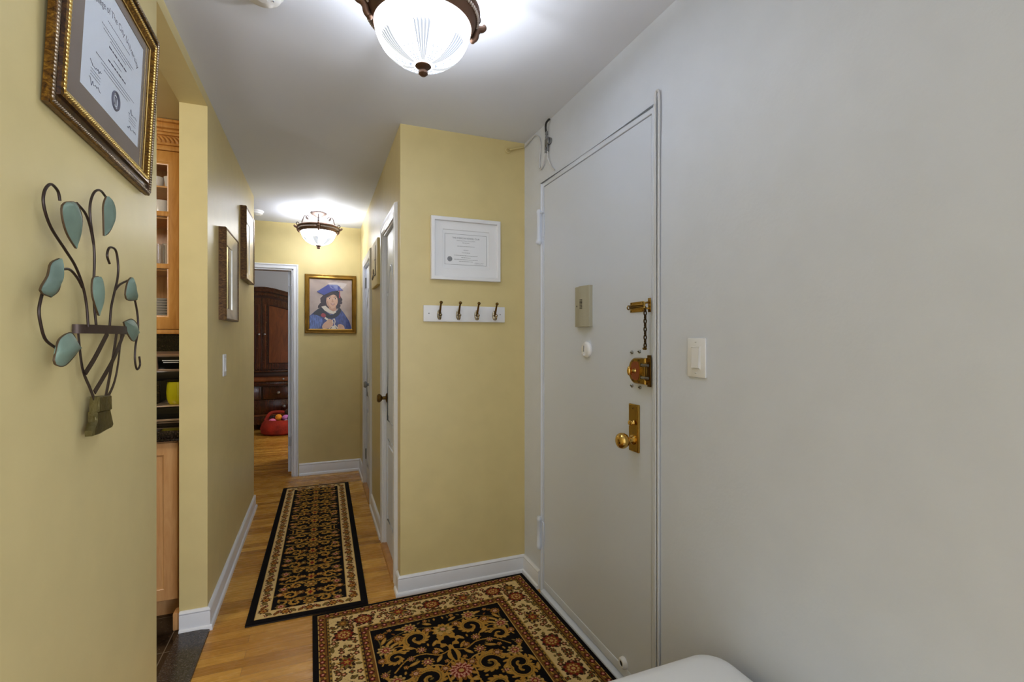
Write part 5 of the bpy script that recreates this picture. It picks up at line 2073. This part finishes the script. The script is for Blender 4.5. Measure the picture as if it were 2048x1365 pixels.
# things on the shelves
def cup(name, x, y, z, prof, mat, label, cat, group=None, segs=28):
    t = thing(name, label, cat, (x, y, z), group)
    b = MB(upright(x, y, z))
    b.lathe(prof, segs=segs)
    b.build('body', mat, t)
    return t


bowl_p = [(0, 0), (0.024, 0), (0.030, 0.010), (0.034, 0.040), (0.037, 0.062), (0.034, 0.062), (0.031, 0.040), (0.026, 0.012), (0, 0.008)]
cup('china_cup', -0.802, 3.08, 2.122, bowl_p, WHITECHINA, 'grey white cup, left of two on the top cabinet shelf', 'cup', 'cups on the top cabinet shelf')
cup('china_cup', -0.726, 3.06, 2.122, bowl_p, WHITECHINA, 'grey white cup, right of two on the top cabinet shelf', 'cup', 'cups on the top cabinet shelf')
cup('china_pot', -0.775, 3.08, 1.961, [(0, 0), (0.050, 0), (0.054, 0.01), (0.052, 0.07), (0.046, 0.098), (0.043, 0.098), (0.048, 0.06), (0.048, 0.012), (0, 0.006)], WHITECHINA, 'white china pot on the second cabinet shelf', 'pot')
gl = [(0, 0), (0.026, 0), (0.028, 0.006), (0.029, 0.13), (0.031, 0.142), (0.029, 0.142), (0.0265, 0.13), (0.025, 0.012), (0, 0.010)]
cup('drinking_glass', -0.797, 3.09, 1.690, gl, TUMBLER, 'tall clear tumbler, left of two behind the cabinet glass', 'glass', 'tumblers in the cabinet')
cup('drinking_glass', -0.742, 3.07, 1.690, gl, TUMBLER, 'tall clear tumbler, right of two behind the cabinet glass', 'glass', 'tumblers in the cabinet')
plate_p = [(0, 0), (0.06, 0), (0.065, 0.002), (0.098, 0.009), (0.100, 0.0105), (0.097, 0.0115), (0.064, 0.005), (0, 0.004)]
first = None
NP = 11
for k in range(NP):
    z = 1.3945 + k * 0.0125 + 0.04
    lab = 'white plate in the stack at the bottom of the glass cabinet'
    if first is None:
        t = thing('dinner_plate', lab, 'plate', (-0.795, 3.10, 1.3945), 'stacked plates in the cabinet')
        b = MB(upright(-0.795, 3.10, 1.3945))
        b.lathe(plate_p, segs=40)
        first = (t, b.build('body', WHITECHINA, t))
        tk = t
    else:
        tk = first[0].copy()
        COL.objects.link(tk)
        c = first[1].copy()
        COL.objects.link(c)
        c.parent = tk
    tk.location = (-0.795, 3.10, 1.3945 + k * 0.0135)
    ORD = ('', 'second', 'third', 'fourth', 'fifth', 'sixth', 'seventh', 'eighth', 'ninth', 'tenth')
    tk['label'] = 'white plate at the bottom of the stack in the glass cabinet' if k == 0 else ('white plate at the top of the stack in the glass cabinet' if k == NP - 1 else 'white plate, ' + ORD[k] + ' from the bottom of the stack in the glass cabinet')

# backsplash, base cabinet, worktop
b = MB()
b.box((-2.58, 3.288, 0.905), (XL - T - 0.004, 3.299, 1.376))
struct(b.build('trim_9', GRANITE), 'dark granite backsplash in the kitchen', 'backsplash')
YLW = 2.69
cab = thing('base_cabinet', 'honey maple base cabinet with a recessed panel door in the kitchen', 'kitchen cabinet', (-0.90, 2.98, 0.005))
cx0, cx1 = -1.17, -0.612
b = MB()
b.box((cx0, YLW + 0.02, 0.105), (cx1, 3.285, 0.862))
b.build('carcass', MAPLELOW, cab)
b = MB()
b.box((cx0, YLW + 0.085, 0.005), (cx1, YLW + 0.10, 0.105))
b.build('toe_kick', MAPLELOW, cab)
b = MB(on_face((cx0 + cx1) / 2, 0.476, YLW + 0.02))
dw, dh = cx1 - cx0 - 0.008, 0.735
b.frame(dw, dh, [(0, 0), (0, 0.017), (0.003, 0.020), (0.054, 0.020), (0.060, 0.014), (0.066, 0.011), (0.066, 0)])
dr = b.build('door', MAPLELOW, cab)
b = MB(on_face((cx0 + cx1) / 2, 0.476, YLW + 0.02))
pw_, ph_ = dw / 2 - 0.064, dh / 2 - 0.064
b.box((-pw_, -ph_, 0.002), (pw_, ph_, 0.012))
b.prism([(-pw_ + 0.03, -ph_ + 0.03), (pw_ - 0.03, -ph_ + 0.03), (pw_ - 0.03, ph_ - 0.03), (-pw_ + 0.03, ph_ - 0.03)], 0.011, 0.017, bev=0.005)
b.build('raised_panel', MAPLELOW, dr)
b = MB()
b.box((-0.616, 2.600, 0.005), (XL - T - 0.0005, 2.66, 0.085), 0.006, 2)
struct(b.build('trim_10', MAPLELOW), 'wood shoe block beside the kitchen opening', 'trim')
b = MB()
b.box((-2.55, 2.655, 0.866), (XL - T - 0.002, 3.287, 0.905), 0.008, 3)
b.box((-2.55, 2.662, 0.854), (XL - T - 0.002, 2.70, 0.868), 0.004, 2)
tag(b.build('worktop', GRANITE), 'polished dark granite worktop in the kitchen', 'worktop')

# coffee maker and mug
t = thing('coffee_maker', 'black coffee maker with champagne chrome lid on the granite worktop', 'coffee maker', (-0.70, 3.07, 0.905))
b = MB()
b.box((-0.790, 2.96, 0.906), (-0.615, 3.20, 0.985), 0.010, 3)
b.box((-0.790, 3.08, 0.97), (-0.615, 3.20, 1.18), 0.010, 3)
b.box((-0.782, 2.955, 1.115), (-0.622, 3.20, 1.17), 0.012, 3)
b.build('body', BLACKGLOSS, t)
b = MB()
b.box((-0.784, 2.93, 0.982), (-0.620, 3.09, 0.990), 0.003, 2)
b.box((-0.788, 2.955, 0.906), (-0.618, 2.962, 0.918), 0.002, 1)
b.build('drip_tray', ROSECHROME, t, 'chrome drip tray')
HM = basis((-0.702, 2.955, 1.206), (1, 0, 0), (0, -0.25, 0.97), (0, -0.97, -0.25))
b = MB(HM)
b.frame(0.150, 0.096, [(0, -0.05), (0, 0.004), (0.004, 0.010), (0.012, 0.010), (0.016, 0.004), (0.016, -0.05)])
b.build('lid_band', ROSECHROME, t, 'champagne chrome lid surround')
b = MB(HM)
b.box((-0.062, -0.034, -0.05), (0.062, 0.034, 0.003), 0.004, 2)
b.build('lid', BLACKGLOSS, t)
b = MB(HM)
b.box((-0.040, 0.012, 0.0035), (0.035, 0.016, 0.0045))
b.box((-0.036, 0.002, 0.0035), (0.030, 0.006, 0.0045))
b.build('badge_lines', PAPER, t, 'two pale lettering bars')
t = thing('coffee_mug', 'glossy yellow green mug on the coffee maker tray', 'mug', (-0.688, 3.01, 0.990))
M = upright(-0.688, 3.01, 0.990)
b = MB(M)
b.lathe([(0, 0), (0.036, 0), (0.042, 0.006), (0.049, 0.030), (0.051, 0.062), (0.049, 0.095), (0.046, 0.116), (0.043, 0.116), (0.045, 0.09), (0.046, 0.06), (0.043, 0.02), (0, 0.008)], segs=40)
b.build('body', YMUG, t)
b = MB(M)
b.tube(smooth_path([(0.046, 0, 0.095), (0.068, 0, 0.098), (0.080, 0, 0.070), (0.072, 0, 0.035), (0.046, 0, 0.025)]), 0.0065, 10)
b.build('handle', YMUG, t)

# ------------------------------------------------------------------ bedroom: armoire and toy basket
AX, AY = -0.768, 7.85
t = thing('armoire', 'dark cherry armoire with arched top, two doors and drawers in the bedroom', 'armoire', (AX, AY + 0.3, 0.0))
M = on_face(AX, 0, AY)
HWD = 0.56


def arch(u, z0=1.98, rise=0.10, half=HWD + 0.02):
    s = min(1, abs(u) / half)
    return z0 - 0.02 + rise * (0.5 + 0.5 * math.cos(PI * s)) - 0.035 * 0


def arch_poly(off_bot, off_top, half, k=28):
    top = [(-half + 2 * half * i / k, arch(-half + 2 * half * i / k) + off_top) for i in range(k + 1)]
    bot = [(-half + 2 * half * i / k, arch(-half + 2 * half * i / k) + off_bot) for i in range(k + 1)]
    return top + bot[::-1]


b = MB(M)
poly = [(-HWD, 0.87)] + [(HWD, 0.87)] + [(HWD - 2 * HWD * i / 28, arch(HWD - 2 * HWD * i / 28) - 0.04) for i in range(29)]
b.prism(poly, -0.58, -0.022)
b.box((-HWD, 0.085, -0.58), (HWD, 0.87, -0.03))
b.build('case', CHERRY, t)
for off_b, off_t, pr, mt in ((-0.135, -0.10, 0.004, CHERRYDK), (-0.10, -0.06, 0.014, CHERRY), (-0.06, -0.045, 0.026, CHERRYDK), (-0.045, 0.0, 0.050, CHERRY), (0.0, 0.018, 0.065, CHERRY)):
    b = MB(M)
    b.prism(arch_poly(off_b, off_t, HWD + 0.01 + pr * 0.5), -0.40, pr)
    b.build('arched_crown', mt, t)
for sg in (-1, 1):
    b = MB(M)
    pts = [(sg * 0.006, 0.885), (sg * (HWD - 0.03), 0.885)]
    k = 16
    u0, u1 = sg * (HWD - 0.03), sg * 0.006
    pts += [(u0 + (u1 - u0) * i / k, arch(u0 + (u1 - u0) * i / k) - 0.135) for i in range(k + 1)]
    b.prism(pts, -0.022, 0.0)
    dr = b.build('door', CHERRY, t)
    m0, m1 = 0.085, HWD - 0.11
    pts = [(sg * m0, 0.975), (sg * m1, 0.975)]
    pts += [(sg * (m1 + (m0 - m1) * i / k), arch(m1 + (m0 - m1) * i / k) - 0.235) for i in range(k + 1)]
    b = MB(M)
    b.prism(pts, -0.004, 0.004, bev=0.003)
    b.build('panel', CHERRYLT, dr)
    b = MB(M)
    b.tube([(u, z, 0.003) for u, z in pts], 0.010, 6, closed=True)
    b.build('panel_moulding', CHERRYDK, dr)
    b = MB(M)
    b.tube([(sg * 0.040, 0.90, 0.002), (sg * 0.040, 1.83, 0.002)], 0.006, 6)
    b.build('stile_bead', CHERRYLT, dr)
    b = MB(M)
    b.lathe([(0, 0), (0.010, 0), (0.006, 0.010), (0.013, 0.020), (0.013, 0.026), (0, 0.030)], (sg * 0.036, 1.395, 0.0), 14)
    b.build('knob', STEEL, dr)
for z0, z1, pr, mt in ((0.845, 0.872, 0.035, CHERRY), (0.775, 0.845, 0.008, CHERRYDK), (0.652, 0.700, 0.020, CHERRY), (0.640, 0.652, 0.03, CHERRYDK), (0.085, 0.215, 0.012, CHERRY), (0.205, 0.232, 0.024, CHERRYLT)):
    b = MB(M)
    b.box((-HWD - pr, z0, -0.55), (HWD + pr, z1, pr), 0.005, 2)
    b.build('moulding', mt, t)
b = MB(M)
b.prism([(-0.05, 0.700), (0.02, 0.700), (0.045, 0.715), (0.052, 0.738), (0.045, 0.760), (0.02, 0.775), (-0.05, 0.775)], -HWD, HWD, L=basis((0, 0, 0), (0, 0, 1), (0, 1, 0), (1, 0, 0)))
dw_ = b.build('drawer', CHERRYLT, t)
for u in (-0.29, 0.282):
    b = MB(M)
    b.lathe([(0, 0.05), (0.012, 0.052), (0.007, 0.062), (0.015, 0.070), (0.014, 0.076), (0, 0.080)], (u, 0.745, 0), 14)
    b.build('knob', STEEL, dw_)
for z0, z1 in ((0.447, 0.638), (0.238, 0.438)):
    for sg in (-1, 1):
        if z0 > 0.4:
            u0, u1 = sorted((sg * 0.012, sg * (HWD - 0.02)))
        else:
            if sg > 0: continue
            u0, u1 = -HWD + 0.02, HWD - 0.02
        b = MB(M)
        b.box((u0, z0, -0.03), (u1, z1, 0.0), 0.005, 2)
        b.frame(1, 1, [(0, 0), (0, 0.006), (0.02, 0.006), (0.02, 0)], L=Matrix.Translation(((u0 + u1) / 2, (z0 + z1) / 2, 0)) @ Matrix.Diagonal((u1 - u0 - 0.03, z1 - z0 - 0.03, 1, 1)))
        dw_ = b.build('drawer', CHERRY, t)
        for u in (((u0 + u1) / 2 - 0.06 * sg,) if z0 > 0.4 else (-0.29, 0.29)):
            b = MB(M)
            b.lathe([(0, 0.0), (0.022, 0.0), (0.020, 0.006), (0.009, 0.008), (0.008, 0.018), (0.020, 0.026), (0.019, 0.034), (0, 0.038)], (u, (z0 + z1) / 2, 0), 16)
            b.build('knob', STEEL, dw_)
for u in (-HWD + 0.03, HWD - 0.09):
    for n0 in (-0.50, -0.05):
        b = MB(M)
        b.box((u, 0.0, n0), (u + 0.08, 0.09, n0 + 0.05), 0.008, 2)
        b.build('foot', CHERRYDK, t)

# soft toy basket
TX, TY = -0.47, 7.50
t = thing('toy_basket', 'red orange plush basket filled with toys on the bedroom floor', 'toy basket', (TX, TY, 0.0))
b = MB(upright(TX, TY, 0) @ Matrix.Diagonal((1.18, 0.85, 1, 1)))
b.lathe([(0, 0.0), (0.19, 0.0), (0.235, 0.03), (0.245, 0.09), (0.225, 0.16), (0.195, 0.205), (0.175, 0.205), (0.195, 0.15), (0.20, 0.09), (0.17, 0.04), (0, 0.03)], segs=40)
b.build('tub', REDFELT, t)
for dy in (-0.02,):
    b = MB(upright(TX, TY, 0))
    b.tube(smooth_path([(-0.225, 0.02, 0.19), (-0.165, 0.04, 0.285), (-0.06, 0.06, 0.298), (0.02, 0.07, 0.285), (0.12, 0.06, 0.26), (0.21, 0.04, 0.20)]), 0.016, 10, flat=1.4)
    b.build('handle', REDFELT, t)


def toy(name, parts, label, cat='soft toy'):
    x0, y0, z0 = parts[0][0]
    t = thing(name, label, cat, (x0, y0, z0 - parts[0][1]), 'soft toys in the red basket')
    for (c, r, sc, mt, nm) in parts:
        b = MB()
        b.sphere(c, r, sc=sc, segs=20, rings=12)
        b.build(nm, mt, t)


toy('soft_toy', [((TX - 0.130, TY - 0.06, 0.190), 0.044, (1.1, 1, 0.8), PINK, 'head'), ((TX - 0.125, TY - 0.05, 0.150), 0.042, (1, 1, 0.9), PINK, 'body')], 'round pink soft toy at the left side of the basket')
toy('soft_toy', [((TX - 0.055, TY - 0.02, 0.232), 0.045, (1, 1, 1), ORANGE, 'head'), ((TX - 0.048, TY - 0.01, 0.170), 0.038, (0.8, 0.8, 1), ORANGE, 'body')], 'round orange soft toy in the middle of the basket')
toy('soft_toy', [((TX + 0.040, TY - 0.05, 0.228), 0.046, (1.15, 1, 0.85), LILAC, 'head'), ((TX + 0.042, TY - 0.04, 0.175), 0.040, (0.8, 0.8, 1), LILAC, 'body'), ((TX + 0.052, TY - 0.09, 0.195), 0.020, (1.6, 1, 0.6), WHITECHINA, 'paw')], 'lilac soft toy between the orange and green ones')
toy('soft_toy', [((TX + 0.135, TY - 0.10, 0.228), 0.055, (1.3, 1, 0.8), GREEN, 'head'), ((TX + 0.150, TY - 0.05, 0.262), 0.045, (1.2, 1, 0.8), TEAL, 'hood'), ((TX + 0.185, TY - 0.225, 0.145), 0.075, (0.75, 0.25, 1.0), GREEN, 'arm'), ((TX + 0.178, TY - 0.228, 0.145), 0.083, (0.75, 0.2, 1.05), YMUG, 'trim')], 'green and teal soft toy hanging over the right rim of the basket')
toy('soft_toy', [((TX + 0.09, TY + 0.06, 0.292), 0.058, (1.3, 1, 0.9), BROWNFUR, 'head'), ((TX + 0.09, TY + 0.05, 0.21), 0.07, (1, 1, 1), BROWNFUR, 'body')], 'shaggy dark brown soft toy at the back of the basket')
